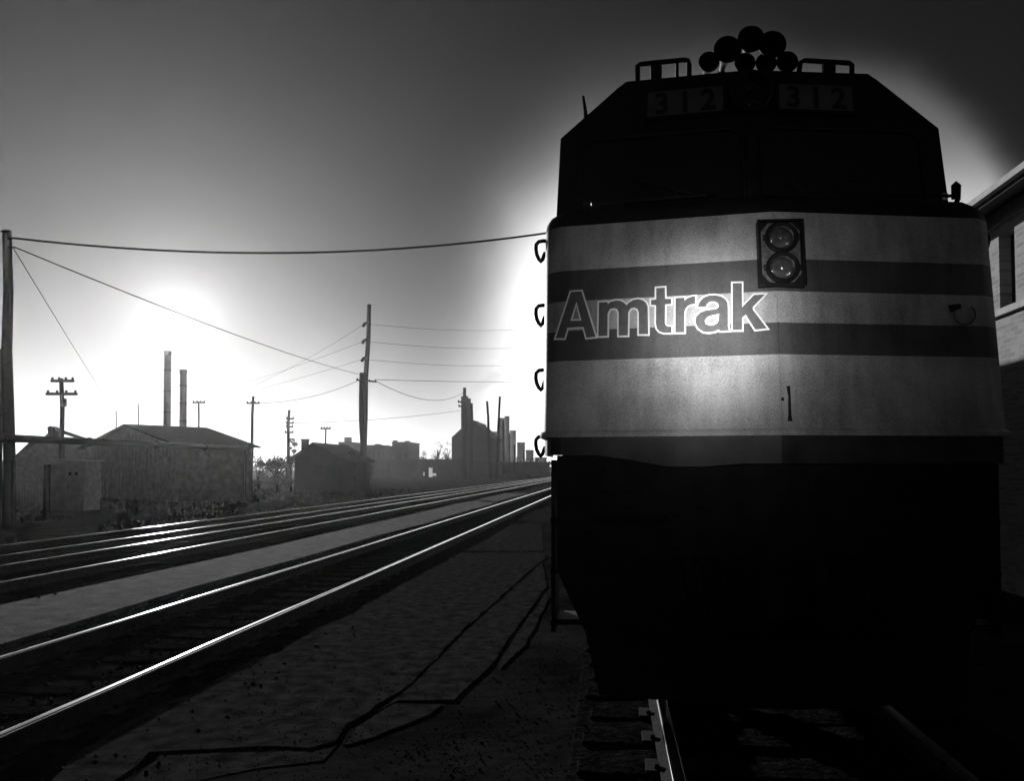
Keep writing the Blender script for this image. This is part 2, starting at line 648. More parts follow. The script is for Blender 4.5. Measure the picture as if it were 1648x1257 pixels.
ft = ragged([Vector((-2.75, 1.0, .0)), Vector((.2, 1.0, -.02)), Vector((-.45, 62, .0)), Vector((-2.85, 62, .0))], step=.5, amp=.10, seed=21)
tag(MB().prism(ft, (0, 0, -.12)).build('dirt_shoulder', 'ground'), kind='structure')
walk = MB()
wk = empty('gravel_walk', (-6.9, 10, 0))
tag(wk, kind='structure')
pl = ragged([Vector((-8.0, 2, -.02)), Vector((-6.25, 2, -.02)), Vector((-6.2, 60, -.02)), Vector((-8.0, 60, -.02))], step=.3, amp=0.30, seed=11)
part(MB().prism(pl, (0, 0, -.07)), 'packed_gravel', 'asphalt2', wk)


# ------------------------------------------------------------------ tracks
def rail_mesh(y0, y1, dy=0.0):
    """flat-bottom rail, railhead crowned; origin at the rail's centre on the tie plate, top at RAIL"""
    h = RAIL - 0.02
    prof = [(-.070, .0), (.070, .0), (.070, .012), (.012, .030), (.010, .10), (.036, .115), (.036, h - .010), (.030, h - .004), (.016, h - .0012), (0, h),
            (-.016, h - .0012), (-.030, h - .004), (-.036, h - .010), (-.036, .115), (-.010, .10), (-.012, .030), (-.070, .012)]
    b = MB()
    n = len(prof)
    seg = [y0 + (y1 - y0) * (i / 40.0) ** 2.2 for i in range(41)]
    for y in seg:
        for x, z in prof:
            wv = 0.004 * noise.noise(Vector((y * .21, y0, 1.3)))
            b.v.append((x + wv, y, z + wv * 0.3 * (z > .05)))
    for i in range(len(seg) - 1):
        for k in range(n):
            a, c = i * n + k, i * n + (k + 1) % n
            b.f.append((a, c, c + n, a + n))
            b.mi.append(0 if 6 <= k <= 11 else 1)
    b.f.append(tuple(range(n)))
    b.mi.append(1)
    return b


tie_me = MB().box((0, 0, 0), (2.6, .22, .16)).build('sleeper', 'tie')
bmx = bmesh.new()
bmx.from_mesh(tie_me.data)
bmesh.ops.bevel(bmx, geom=bmx.edges[:], offset=.012, segments=1, affect='EDGES')
bmx.to_mesh(tie_me.data)
bmx.free()
tie_data = tie_me.data
bpy.data.objects.remove(tie_me)
plate_me = MB().box((0, 0, 0), (.30, .19, .018)).box((.085, .05, .02), (.03, .035, .03)).box((-.085, -.05, .02), (.03, .035, .03)).build('tie_plate', 'iron')
plate_data = plate_me.data
bpy.data.objects.remove(plate_me)
TLAB = ['dark track the locomotive stands on, its bright left rail ending under the pilot',
        'nearest open track left of the asphalt platform, two bright rails',
        'second open track, beyond the strip of pale packed gravel',
        'farthest open track, thin rails nearest the white cabinet']
for k, (xc, nm) in enumerate(TRACKS):
    root = empty('railway_track', (xc, 0, 0))
    tag(root, TLAB[k], 'railway track', 'parallel railway tracks')
    for sgn in (-1, 1):
        r_ = rail_mesh(-6, 420).build('rail', ['rail_shade' if k == 0 and sgn > 0 else 'rail_head', 'rail_side'], root)
        r_.location = (sgn * .7525, 0, .02)
        smooth_angle(r_, 50)
    yend = (9, 42, 34, 34)[k]
    y = 0.6 if k == 0 else 2.4
    rest = MB()
    i = 0
    while y < 130:
        dx, rz = random.uniform(-.05, .05), random.uniform(-.02, .02)
        if y < yend:
            t = bpy.data.objects.new('sleeper', tie_data)
            col.objects.link(t)
            t.parent = root
            t.location = (dx, y, -.075 + random.uniform(-.006, .006))
            t.rotation_euler = (0, random.uniform(-.008, .008), rz)
            if k == 0 and y < 6 or k == 1 and y < 14:
                for sgn in (-1, 1):
                    p = bpy.data.objects.new('tie_plate', plate_data)
                    col.objects.link(p)
                    p.parent = t
                    p.location = (sgn * .7525 - dx, 0, .088)
        else:
            rest.box((dx, y, -.075), (2.6, .22, .16), rz)
        y += 0.53 + random.uniform(-.03, .03)
    o = rest.build('sleeper', 'tie', root)
    o['kind'] = 'stuff'

# loose ballast stones
st = MB()


def stone(x, y, z, s_):
    vs_ = []
    for d in ((1, 0, 0), (-1, 0, 0), (0, 1, 0), (0, -1, 0), (0, 0, 1), (0, 0, -1)):
        vs_.append((x + d[0] * s_ * random.uniform(.6, 1.2), y + d[1] * s_ * random.uniform(.6, 1.2), z + d[2] * s_ * random.uniform(.45, .9)))
    st.add(vs_, [(0, 2, 4), (2, 1, 4), (1, 3, 4), (3, 0, 4), (2, 0, 5), (1, 2, 5), (3, 1, 5), (0, 3, 5)])


for _ in range(5200):
    y = 2.6 + random.random() ** 1.7 * 16
    stone(-4.43 + random.uniform(-1.7, 1.75), y, -.01 + random.uniform(-.015, .02), random.uniform(.012, .03))
for _ in range(5200):
    y = 2.2 + random.random() ** 1.3 * 6
    stone(0.6 + random.uniform(-1.9, 2.6), y, -.02 + random.uniform(-.015, .02), random.uniform(.006, .014))
for _ in range(1500):
    y = 5 + random.random() ** 1.5 * 20
    stone(-10.7 + random.uniform(-2.6, 2.8), y, -.015, random.uniform(.02, .045))
for _ in range(2600):
    y = 4.5 + random.random() ** 1.5 * 22
    stone(random.uniform(-8.1, -6.1), y, -.02, random.uniform(.004, .011))
for _ in range(2600):
    y = 3.2 + random.random() ** 1.6 * 14
    stone(random.uniform(-2.7, -.4), y, ZP + .001, random.uniform(.003, .010))
tag(st.build('ballast_stones', 'stone'), 'loose dark ballast stones between the rails', 'ballast', kind='stuff')

# ------------------------------------------------------------------ locomotive
X0, Y0 = 1.12, 5.30
loco = empty('locomotive', (X0, Y0, 0))
tag(loco, 'big striped passenger diesel locomotive standing head-on with a row of horns on its roof', 'locomotive')


def lp(mb, name, m, parent=None, smooth=None):
    """a locomotive part in loco space (x across, y back from the nose tip, z above the ballast)"""
    o = mb.build(name, m, parent or loco)
    if smooth:
        smooth_angle(o, smooth)
    return o


VR = 0.25                                   # how far the nose sides sweep back
RK = 0.14                                   # rake per metre of height
ZB, ZT = 2.02, 3.54


def plan(ins=0.0, yb=1.3, hw=1.61):
    """plan outline of the nose from back left to back right"""
    h_ = hw - ins
    r_ = .13
    pts = [(-h_, yb), (-h_, VR + .22)]
    for k in range(1, 5):
        a = k / 5 * math.pi / 2
        pts.append((-h_ + r_ - r_ * math.cos(a), VR + .22 - (0.20) * math.sin(a)))
    for k in range(0, 7):
        t = k / 6
        pts.append((-(h_ - r_) * (1 - t), VR * (1 - t) * ((h_ - r_) / (hw - r_))))
    rt = [(-x, y) for x, y in reversed(pts[:-1])]
    return pts + rt


def nose_loft(levels, name, m, parent=None, cap=False, smooth=40):
    b = MB()
    n = None
    for z, ins, dy in levels:
        ring = plan(ins)
        n = len(ring)
        for x, y in ring:
            b.v.append((x, (y + dy + RK * (z - ZB)) if y < 1.2 else y, z))
    for i in range(len(levels) - 1):
        for k in range(n - 1):
            a = i * n + k
            b.f.append((a, a + 1, a + 1 + n, a + n))
            b.mi.append(0)
    if cap:
        o_ = (len(levels) - 1) * n
        b.f.append(tuple(o_ + k for k in range(n)))
        b.mi.append(0)
    return lp(b, name, m, parent, smooth)


nose = nose_loft([(ZB, 0, 0), (2.3, 0, 0), (2.7, 0, 0), (3.1, 0, 0), (ZT, 0, 0)], 'nose', 'nose')
nose_loft([(ZT, 0.0, 0), (3.60, .008, .012), (3.65, .03, .035), (3.69, .07, .08), (3.71, .14, .15)], 'nose_cap', 'black', nose, cap=True)
nose_loft([(1.985, -.018, -.018), (2.0, -.022, -.022), (2.018, -.022, -.022), (2.03, -.012, -.012)], 'drip_rail', 'nose', nose)
# lower nose apron with broken paint edge
ap = MB()
ring = plan(.012)
lows = []
for i, (x, y) in enumerate(ring):
    lo = 1.86 if x < -1.0 else (1.83 - .05 * min(1, (x + 1.0) / .25) if x < -.3 else 1.80)
    lows.append(lo)
for (x, y), lo in zip(ring, lows):
    ap.v.append((x, y + .012, 1.995))
    ap.v.append((x, y + .012, lo))
for k in range(len(ring) - 1):
    ap.f.append((2 * k, 2 * k + 2, 2 * k + 3, 2 * k + 1))
    ap.mi.append(0)
M['apron'] = mat('grimy_apron_paint', 0.03, 0.6, var=0.8, scale=3.5)
lp(ap, 'apron', 'apron', nose)

# seam lines and bolts on the nose front (left facet and right facet)
pl_n = Vector((-(VR / 1.48), -1.0, RK)).normalized()
pr_n = Vector(((VR / 1.48), -1.0, RK)).normalized()
tip = Vector((X0, Y0, ZB))


def nose_pt(px, py, side='L', off=0.0):
    n_ = pl_n if side == 'L' else pr_n
    p = onplane(px, py, tip, n_) + n_ * off
    return p - loco.location


# lettering, traced as flat paint on the left facet of the nose
def c1(u_, v_):
    return (880 + u_ / 8.24, 440 + v_ / 8.24)


def c2(u_, v_):
    return (1040 + u_ / 7.49, 440 + v_ / 7.49)


LET = {
    'A': (c1, [(120, 862), (322, 248), (460, 240), (648, 842), (528, 855), (490, 712), (275, 722), (235, 862)], [[(395, 375), (462, 628), (312, 632)]]),
    'm': (c1, [(685, 835), (695, 388), (805, 382), (808, 410), (850, 378), (920, 360), (985, 368), (1030, 395), (1060, 425), (1090, 390), (1150, 355), (1210, 343),
               (1270, 355), (1315, 390), (1338, 440), (1340, 520), (1345, 808), (1222, 808), (1222, 520), (1205, 475), (1160, 455), (1110, 470), (1080, 520), (1075, 825),
               (955, 828), (955, 520), (935, 475), (890, 462), (840, 475), (808, 530), (805, 830)], []),
    't': (c2, [(122, 180), (225, 172), (228, 308), (302, 310), (300, 370), (228, 375), (225, 600), (240, 632), (270, 645), (305, 642), (305, 718), (210, 718), (160, 700),
               (130, 665), (118, 600), (120, 385), (60, 380), (60, 322), (122, 316)], []),
    'r': (c2, [(355, 300), (460, 295), (462, 330), (500, 300), (550, 282), (592, 278), (588, 370), (540, 375), (500, 395), (470, 430), (460, 480), (460, 712), (352, 715)], []),
    'a': (c2, [(622, 405), (640, 350), (690, 295), (760, 268), (830, 265), (900, 280), (950, 310), (980, 355), (985, 450), (985, 640), (998, 692), (890, 695), (872, 678),
               (830, 700), (760, 712), (690, 705), (630, 665), (595, 600), (600, 530), (650, 475), (720, 448), (840, 432), (868, 415), (875, 385), (860, 358), (820, 340),
               (770, 342), (735, 368), (718, 405)], [[(880, 490), (800, 505), (740, 525), (705, 570), (715, 610), (760, 632), (810, 628), (855, 605), (872, 570)]]),
    'k': (c2, [(1042, 120), (1152, 118), (1155, 410), (1300, 262), (1432, 255), (1285, 405), (1285, 440), (1455, 665), (1315, 680), (1200, 500), (1155, 535), (1155, 685), (1042, 685)], []),
}


def offset_poly(p, d):
    n = len(p)
    area = sum(p[i][0] * p[(i + 1) % n][1] - p[(i + 1) % n][0] * p[i][1] for i in range(n))
    sg = 1 if area > 0 else -1
    res = []
    for i in range(n):
        a, b, c = Vector(p[i - 1]), Vector(p[i]), Vector(p[(i + 1) % n])
        e1, e2 = (b - a).normalized(), (c - b).normalized()
        n1, n2 = Vector((e1.y, -e1.x)) * sg, Vector((e2.y, -e2.x)) * sg
        m_ = (n1 + n2)
        if m_.length < 1e-4:
            m_ = n1
        m_.normalize()
        res.append(tuple(b + m_ * d / max(.45, m_.dot(n1))))
    return res


for i, (ch, (fn, outer, holes)) in enumerate(LET.items()):
    o2 = [fn(*p) for p in outer]
    h2 = [[fn(*p) for p in h] for h in holes]
    bo = offset_poly(o2, 2.7)
    bk = [nose_pt(x, y, 'L', .0025 + .0004 * (i % 3)) for x, y in bo]
    bh = [[nose_pt(x, y, 'L', .0025 + .0004 * (i % 3)) for x, y in offset_poly(h, -2.7)] for h in h2]
    b = MB()
    b.add(bk + [q for h in bh for q in h], tessellate_polygon([bk] + bh))
    lo_ = lp(b, 'letter_outline', 'white', nose)
    loops = [[nose_pt(x, y, 'L', .0052) for x, y in lp_] for lp_ in [o2] + h2]
    flat = [q for l_ in loops for q in l_]
    b = MB()
    b.add(flat, tessellate_polygon(loops))
    lt = lp(b, 'letter', 'letter', nose)
    lt['label'] = 'dark painted letter %s with a white outline' % ch

sm_ = MB()
for z0, z1 in ((ZB + .03, 2.93), (3.49, ZT - .01)):
    sm_.tube([(0, RK * (z0 - ZB) - .001, z0), (0, RK * (z1 - ZB) - .001, z1)], .006, 6)
lp(sm_, 'weld_seam', 'nose', nose)['kind'] = 'stuff'
# twin headlight box
hb = [nose_pt(x, y, 'R', 0) for x, y in ((1217, 354), (1289, 354), (1293, 467), (1220, 467))]
nrm = Vector((0, -1, RK)).normalized()
cen = sum(hb, Vector()) / 4
HW, HH = .152, .235
xa, za = Vector((1, 0, 0)), Vector((1, 0, 0)).cross(nrm)
za = -za if za.z < 0 else za


def hp(u_, v_, d):
    return cen + xa * u_ + za * v_ + nrm * d


hl = MB()
fr = [(-HW, -HH), (HW, -HH), (HW, HH), (-HW, HH)]
hl.prism([hp(u_, v_, .035) for u_, v_ in fr], -nrm * .10)
box = lp(hl, 'headlight_box', 'black', nose)
inn = MB()
w_, h_ = HW - .022, HH - .022
oc = [(-w_ + .05, -h_), (w_ - .05, -h_), (w_, -h_ + .06), (w_, h_ - .06), (w_ - .05, h_), (-w_ + .05, h_), (-w_, h_ - .06), (-w_, -h_ + .06)]
inn.prism([hp(u_, v_, .042) for u_, v_ in oc], -nrm * .02)
lp(inn, 'mounting_plate', 'plate', box)
fr_ = MB()
for (u0, v0, u1, v1) in ((-HW, HH - .012, HW, HH), (-HW, -HH, HW, -HH + .012), (-HW, -HH + .0125, -HW + .012, HH - .0125), (HW - .012, -HH + .0125, HW, HH - .0125)):
    fr_.prism([hp(u0, v0, .06), hp(u1, v0, .06), hp(u1, v1, .06), hp(u0, v1, .06)], -nrm * .0245)
lp(fr_, 'box_frame', 'black', box)
for sg in (1, -1):
    c = hp(.005, sg * .108 - .004, 0)
    rg = MB().lathe([(.080, .043), (.112, .043), (.112, .062), (.100, .074), (.088, .072), (.084, .060), (.080, .043)], c, nrm, 32)
    lp(rg, 'lamp_ring', 'black', box, 40)
    rf = MB().lathe([(.084, .060), (.078, .048), (.058, .034), (.034, .026), (.008, .022), (.0, .022)], c, nrm, 32)
    lp(rf, 'reflector', 'chrome', box, 60)
    ln = MB().lathe([(.084, .062), (.075, .073), (.055, .082), (.03, .087), (.0, .089)], c, nrm, 32)
    ln.lathe([(.084, .0600), (.075, .070), (.055, .079), (.03, .084), (.0, .086)], c, nrm, 32)
    lp(ln, 'lens', 'lens', box, 60)
    bb = MB().lathe([(.0, .052), (.012, .048), (.014, .03), (.010, .024)], c, nrm, 12)
    lp(bb, 'bulb_shield', 'chrome', box, 40)
    for u_ in (-1, 1):
        lp(MB().prism([c + xa * (u_ * .108 + a) + za * bq + nrm * .056 for a, bq in ((-.016, -.02), (.016, -.02), (.016, .02), (-.016, .02))], -nrm * .012), 'ring_clip', 'iron', box)

# latch stain and lifting eye on the lower nose, hose ring on the right
p0, p1 = nose_pt(1268, 622, 'R', .006), nose_pt(1271, 678, 'R', .006)
lp(MB().tube([p0, p0.lerp(p1, .3) + Vector((.004, 0, 0)), p0.lerp(p1, .8), p1], [.012, .008, .010, .016], 8), 'drain_latch', 'iron', nose, 50)
lp(MB().tube([nose_pt(1259, 640, 'R', .003), nose_pt(1259, 645, 'R', .003)], .010, 6), 'latch_pin', 'iron', nose)
ringp = []
for k in range(17):
    a = R(-200 + k * 250 / 16)
    ringp.append(nose_pt(1551 + 17 * math.cos(a), 507 - 16 * math.sin(a), 'R', .012))
M['hosering'] = mat('old_hose_rubber', 0.10, 0.6)
lp(MB().tube(ringp, .006, 6), 'hose_ring', 'hosering', nose, 50)
lp(MB().prism([nose_pt(x, y, 'R', .02) for x, y in ((1525, 492), (1543, 490), (1545, 497), (1530, 503))], -pr_n * .018), 'hook_plate', 'iron', nose)
# rivet rows along the apron seam
rv = MB()
for k in range(29):
    t = -1.4 + 2.8 * k / 28
    yb = VR * abs(t) / 1.42
    rv.lathe([(.011, 0), (.009, .006), (0, .008)], (t, yb - .003 + RK * .07, ZB + .07), (0, -1, 0), 6)
lp(rv, 'rivet_row', 'nose', nose)['kind'] = 'stuff'

# hand grabs up both nose sides
for sgn in (-1, 1):
    for k, zc in enumerate((3.46, 2.96, 2.46, 1.95)):
        if sgn > 0 and k > 1:
            zc += 0
        x = 1.605
        y = VR + .50
        o = .085
        ctl = [(-.01, .058), (.03, .064), (.065, .060), (.085, .040), (.088, .005), (.082, -.035), (.066, -.070), (.050, -.088), (.038, -.070), (.030, -.040), (.018, -.012)]
        pts = [(x + a_ * o / .085, y, zc + c_) for a_, c_ in ctl]
        pts = [(sgn * a, b_ + .06 * i / 10, c_) for i, (a, b_, c_) in enumerate(pts)]
        lp(MB().tube(pts, .0155, 8), 'hand_grab', 'black', nose, 50)

# ---- cab
CZ0, CZ1, CZ2 = 3.50, 4.52, 4.99


def cab_ring(hw0, hw1, hw2):
    return [(-hw0, CZ0), (-hw1, CZ1), (-hw2 - .07, CZ2 - .05), (-hw2, CZ2), (hw2, CZ2), (hw2 + .07, CZ2 - .05), (hw1, CZ1), (hw0, CZ0)]


cb = MB()
rg = cab_ring(1.57, 1.53, .98)
YC = 1.06                                    # cab front at the sides; 0.18 further forward on the centre line
front = []


def cab_y(x, z):
    return YC - .20 * (1 - abs(x) / 1.53) + .16 * (z - CZ0)


polyF = []
for x, z in rg:
    polyF.append(Vector((x, cab_y(x, z), z)))
polyB = [Vector((x, 2.6, z)) for x, z in rg]
n = len(rg)
cb.v = [tuple(p) for p in polyF + polyB] + [(0, cab_y(0, CZ2), CZ2), (0, cab_y(0, CZ0), CZ0)]
for k in range(n):
    a, b_ = k, (k + 1) % n
    cb.f.append((a, b_, b_ + n, a + n))
    cb.mi.append(0)
iT, iB = 2 * n, 2 * n + 1
cb.f += [(0, 1, 2, 3, iT, iB), (iB, iT, 4, 5, 6, 7)]
cb.mi += [0, 0]
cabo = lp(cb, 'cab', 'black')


def cabf(x, z, off=0.0):
    return Vector((x, cab_y(x, z) - off, z))


for sgn in (-1, 1):
    q = [(sgn * .07, 3.80), (sgn * 1.36, 3.72), (sgn * 1.36, 4.40), (sgn * 1.28, 4.48), (sgn * .14, 4.48), (sgn * .07, 4.41)]
    pane = [cabf(x, z, .006) for x, z in q]
    win = lp(MB().prism(pane, (0, .012, 0)), 'windshield', 'screen', cabo)
    loopp = pane + [pane[0]]
    lp(MB().tube([p + Vector((0, -.006, 0)) for p in loopp], .018, 6), 'gasket', 'black', win, 50)
    # wiper: pivot low, arm, blade
    a0 = cabf(sgn * .55, 3.76, .03)
    a1 = cabf(sgn * (.62 if sgn < 0 else .30), 4.02, .045)
    wp = lp(MB().tube([a0, a0.lerp(a1, .5) + Vector((0, -.01, 0)), a1], .008, 6), 'wiper', 'iron', win)
    bl0, bl1 = cabf(sgn * .25, 3.86, .03), cabf(sgn * .98, 4.12, .03)
    lp(MB().tube([bl0, bl1], .006, 6), 'wiper_blade', 'iron', win)
    lp(MB().box(a0, (.05, .04, .10)), 'wiper_motor', 'black', win)
    # number board
    zb0, zb1 = 4.60, 4.85
    xa_, xb_ = (sgn * .20, sgn * .84)
    brd = MB()
    fc = [cabf(xa_, zb0, .07), cabf(xb_, zb0, .06), cabf(xb_ * .985, zb1, .075), cabf(xa_, zb1, .085)]
    brd.prism(fc, (0, .16, 0))
    bo = lp(brd, 'number_board', 'black', cabo)
    inn = [cabf(x, z, d) for x, z, d in ((xa_ + sgn * .02, zb0 + .02, .0745), (xb_ - sgn * .02, zb0 + .02, .0665), (xb_ * .985 - sgn * .02, zb1 - .02, .0785), (xa_ + sgn * .02, zb1 - .02, .0865))]
    lp(MB().prism(inn, (0, .008, 0)), 'lit_panel', 'board', bo)
    c = sum(inn, Vector()) / 4
    ex = (inn[1] - inn[0]).normalized() * sgn
    ez = (inn[3] - inn[0]).normalized()
    en = ex.cross(ez).normalized()
    if en.y > 0:
        en = -en
    for di, digit in enumerate('312'):
        tcu = bpy.data.curves.new('digit', 'FONT')
        tcu.body = digit
        tcu.size = .25
        tcu.align_x = 'CENTER'
        tcu.offset = .006
        to = bpy.data.objects.new('digit', tcu)
        col.objects.link(to)
        bpy.context.view_layer.update()
        me = bpy.data.meshes.new_from_object(to)
        bpy.data.objects.remove(to)
        for vv in me.vertices:
            vv.co = c + ex * (vv.co.x + (di - 1) * .185) + ez * (vv.co.y - .088) + en * .004
        me.materials.clear()
        me.materials.append(M['digit'])
        do = bpy.data.objects.new('number_digit', me)
        col.objects.link(do)
        do.parent = bo

# top centre headlight housing and lamps
hh = MB()
hc = Vector((-.0, cab_y(0, 4.76), 4.76))
hh.lathe([(.0, -.1), (.165, -.1), (.165, .10), (.15, .115), (.135, .10), (.13, .06), (0, .055)], hc, (0, -1, 0), 28)
th = lp(hh, 'top_headlight', 'black', cabo, 40)
for sg in (-1, 1):
    lp(MB().lathe([(.062, .058), (.062, .075), (.05, .085), (0, .09)], hc + Vector((0, 0, sg * .066)), (0, -1, 0), 20), 'lens', 'pane', th, 40)
# cab sill rail across the nose top and roof brow
lp(MB().tube([cabf(-1.5, 3.74, .03), cabf(0, 3.78, .03), cabf(1.5, 3.74, .03)], .014, 6), 'sill_rail', 'black', cabo)
for sgn in (-1, 1):
    a, b_ = (sgn * .45, sgn * 1.25)
    pts = [(a, VR * .3 + .20, 3.69), (a, VR * .3 + .12, 3.665), (b_, VR * .88 + .12, 3.665), (b_, VR * .88 + .20, 3.69)]
    lp(MB().tube(pts, .012, 6), 'nose_hand_rail', 'black', nose, 50)
# roof hand rails (hoops lying above the roof edge)
RY = cab_y(.6, CZ2) + .12


def roofpt(px, py, yy_):
    return atY(px, py, Y0 + yy_) - loco.location


for pts in ([(1026, 133), (1026, 106), (1030, 103), (1100, 96), (1107, 97), (1109, 103), (1109, 130)], [(1284, 130), (1288, 100), (1294, 97), (1366, 101), (1371, 104), (1371, 130)]):
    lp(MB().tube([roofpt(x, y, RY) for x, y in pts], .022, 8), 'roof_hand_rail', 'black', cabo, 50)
for a, b_ in (((1047, 107), (1065, 133)), ((1087, 99), (1092, 130)), ((1324, 101), (1344, 133))):
    p, q = roofpt(*a, RY + .02), roofpt(*b_, RY + .02)
    lp(MB().box((p + q) / 2, (abs(p.x - q.x), .05, abs(p.z - q.z))), 'rail_bracket', 'black', cabo)
# horn bells
HY = RY + .16
for (px, py, r_, dy) in ((1209, 62, 22, .0), (1171, 79, 22.5, .03), (1243, 71, 22.5, .05), (1141, 99, 17, .10), (1199, 101, 17, .12), (1233, 101, 17, .13), (1267, 99, 17.5, .11)):
    c = roofpt(px, py, HY + dy)
    rad = r_ / F * (Y0 + HY + dy)
    hn = MB().lathe([(rad * .93, 0), (rad, -.004), (rad * .96, .012), (rad * .80, .05), (rad * .5, .12), (rad * .28, .22), (rad * .2, .36), (rad * .2, .46), (0, .46)], c, (0, 1, 0), 28)
    hn.lathe([(rad * .93, 0), (rad * .7, .04), (rad * .4, .10), (rad * .1, .2), (0, .2)], c, (0, 1, 0), 28)
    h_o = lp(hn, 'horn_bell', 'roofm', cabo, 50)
    foot = Vector((c.x * .75, c.y + .40, CZ2 - .03))
    lp(MB().tube([c + Vector((0, .40, 0)), foot], .04, 8), 'horn_stem', 'roofm', h_o)
lp(MB().box((.03, HY + .50, CZ2 + .06), (.92, .30, .20)), 'horn_manifold', 'roofm', cabo)
hx = roofpt(1206, 110, HY + .42).x
lp(MB().box((hx, HY + .36, 5.09), (.74, .24, .27)), 'horn_air_chest', 'roofm', cabo)
# antenna and mirrors
p = roofpt(944, 205, 1.5)
lp(MB().tube([p, p + Vector((-.01, 0, .14)), p + Vector((-.03, 0, .28))], [.026, .018, .012], 8), 'antenna', 'black', cabo)
lp(MB().box((-1.585, YC + .35, 3.64), (.05, .22, .24)), 'side_mirror', 'black', cabo)
lp(MB().box((-1.545, YC + .60, 3.80), (.05, .5, .55)), 'side_window_guard', 'black', cabo)
mp_ = [(1.32, .75, 3.70), (1.38, .75, 3.71), (1.45, .75, 3.74), (1.47, .75, 3.78), (1.475, .75, 3.88), (1.455, .75, 3.895), (1.44, .75, 3.88), (1.44, .75, 3.78)]
lp(MB().tube(mp_, .020, 8), 'mirror_bracket', 'black', cabo, 50)
lp(MB().box((1.35, .70, 3.78), (.04, .03, .05)), 'sun_glint_cap', 'chrome', cabo)

# ---- carbody behind the cab
bd = MB()
rg2 = [(-1.53, 1.45), (-1.53, 4.30), (-1.0, 4.74), (1.0, 4.74), (1.53, 4.30), (1.53, 1.45)]
bd.prism([Vector((x, 2.55, z)) for x, z in rg2], (0, 14.4, 0))
body = lp(bd, 'carbody', 'steel')
for k in range(3):
    lp(MB().lathe([(.55, 0), (.55, .14), (.5, .18), (0, .19)], (0, 11.0 + k * 1.9, 4.74), (0, 0, 1), 24), 'roof_fan', 'roofm', body)
lp(MB().box((0, 6.2, 4.80), (.5, 1.0, .16)), 'exhaust_stack', 'roofm', body)
for sgn in (-1, 1):
    for k in range(7):
        lp(MB().box((sgn * 1.535, 4.2 + k * 1.8, 3.75), (.03, 1.2, .6)), 'side_grille', 'roofm', body)
    lp(MB().box((sgn * 1.535, 9.75, S1 + .107), (.012, 14.2, .21)), 'side_stripe', 'letter', body)
    lp(MB().box((sgn * 1.535, 9.75, S3 + .107), (.012, 14.2, .21)), 'side_stripe', 'letter', body)
# cab side below the chamfer, down to the frame
lp(MB().box((0, 1.95, 2.50), (3.04, 1.28, 2.0)), 'cab_side', 'steel')
# frame, pilot, steps, coupler, plough, hoses, trucks, tank
lp(MB().box((0, 9.0, 1.38), (2.9, 16.0, .24)), 'underframe', 'under')
pi = MB()
pi.prism([Vector((x, .30 + .03, z)) for x, z in ((-1.50, 1.86), (1.50, 1.86), (1.50, 1.05), (1.30, .62), (.32, .62), (.32, .95), (-.32, .95), (-.32, .62), (-1.30, .62), (-1.50, 1.05))], (0, .06, 0))
pilot = lp(pi, 'pilot', 'under')
lp(MB().box((0, .62, 1.66), (2.6, .50, .42)), 'draft_box', 'under', pilot)
pw = MB()
pw.add([(-1.30, .30, .64), (0, .05, .64), (1.30, .30, .64), (-1.20, .14, .24), (0, -.12, .24), (1.20, .14, .24), (-1.30, .36, .64), (0, .11, .64), (1.30, .36, .64), (-1.20, .20, .24), (0, -.06, .24), (1.20, .20, .24)],
       [(0, 1, 4, 3), (1, 2, 5, 4), (6, 9, 10, 7), (7, 10, 11, 8), (0, 6, 7, 1), (1, 7, 8, 2), (3, 4, 10, 9), (4, 5, 11, 10), (0, 3, 9, 6), (2, 8, 11, 5)])
lp(pw, 'snow_plough', 'under', pilot)
lp(MB().box((0, .75, .72), (1.3, .05, .80)), 'draft_plate', 'under', pilot)
cp = MB().box((0, .12, 1.02), (.20, .55, .22))
cp.prism([Vector((x, y, .86)) for x, y in ((-.16, -.12), (-.20, -.30), (-.10, -.42), (-.03, -.40), (-.06, -.28), (.06, -.24), (.12, -.34), (.19, -.32), (.17, -.12))], (0, 0, .32))
lp(cp, 'coupler', 'under', pilot)
for sgn in (-1, 1):
    for k in range(3):
        lp(MB().box((sgn * 1.42, .55, .68 + k * .36), (.26, .34, .04)), 'step', 'under', pilot)
    lp(MB().box((sgn * 1.53, .58, 1.22), (.03, .40, 1.22)), 'step_side', 'under', pilot)
    for k in range(3):
        xh = sgn * (.42 + .12 * k)
        lp(MB().tube([(xh, .30, 1.15), (xh, .16, 1.12), (xh + .02, .10, .9), (xh + .05, .12, .68), (xh + .07, .18, .60)], .022, 8), 'brake_hose', 'under', pilot, 50)
    lp(MB().tube([(sgn * .75, .30, 1.42), (sgn * .75, .20, 1.42), (sgn * 1.25, .20, 1.42), (sgn * 1.25, .30, 1.42)], .014, 6), 'cut_lever', 'under', pilot, 50)
lp(MB().box((-.45, .33, 1.90), (.20, .10, .18)), 'cable_socket', 'under', pilot)
lp(MB().box((.45, .33, 1.90), (.20, .10, .18)), 'cable_socket', 'under', pilot)
for yt in (3.1, 13.8):
    tr = lp(MB().box((-1.0, yt, .72), (.14, 3.4, .34)).box((1.0, yt, .72), (.14, 3.4, .34)).box((0, yt, .80), (1.9, .5, .3)), 'bogie', 'under')
    for dy in (-1.37, 1.37):
        for sgn in (-1, 1):
            lp(MB().lathe([(0, -.07), (.50, -.07), (.52, -.05), (.52, -.02), (.50, .05), (0, .05)], (sgn * .76, yt + dy, RAIL + .51), (-sgn, 0, 0), 28), 'wheel', 'under', tr, 40)
        lp(MB().tube([(-.8, yt + dy, RAIL + .51), (.8, yt + dy, RAIL + .51)], .09, 10), 'axle', 'under', tr)
lp(MB().box((0, 8.4, .85), (2.7, 4.6, .85)), 'fuel_tank', 'under')

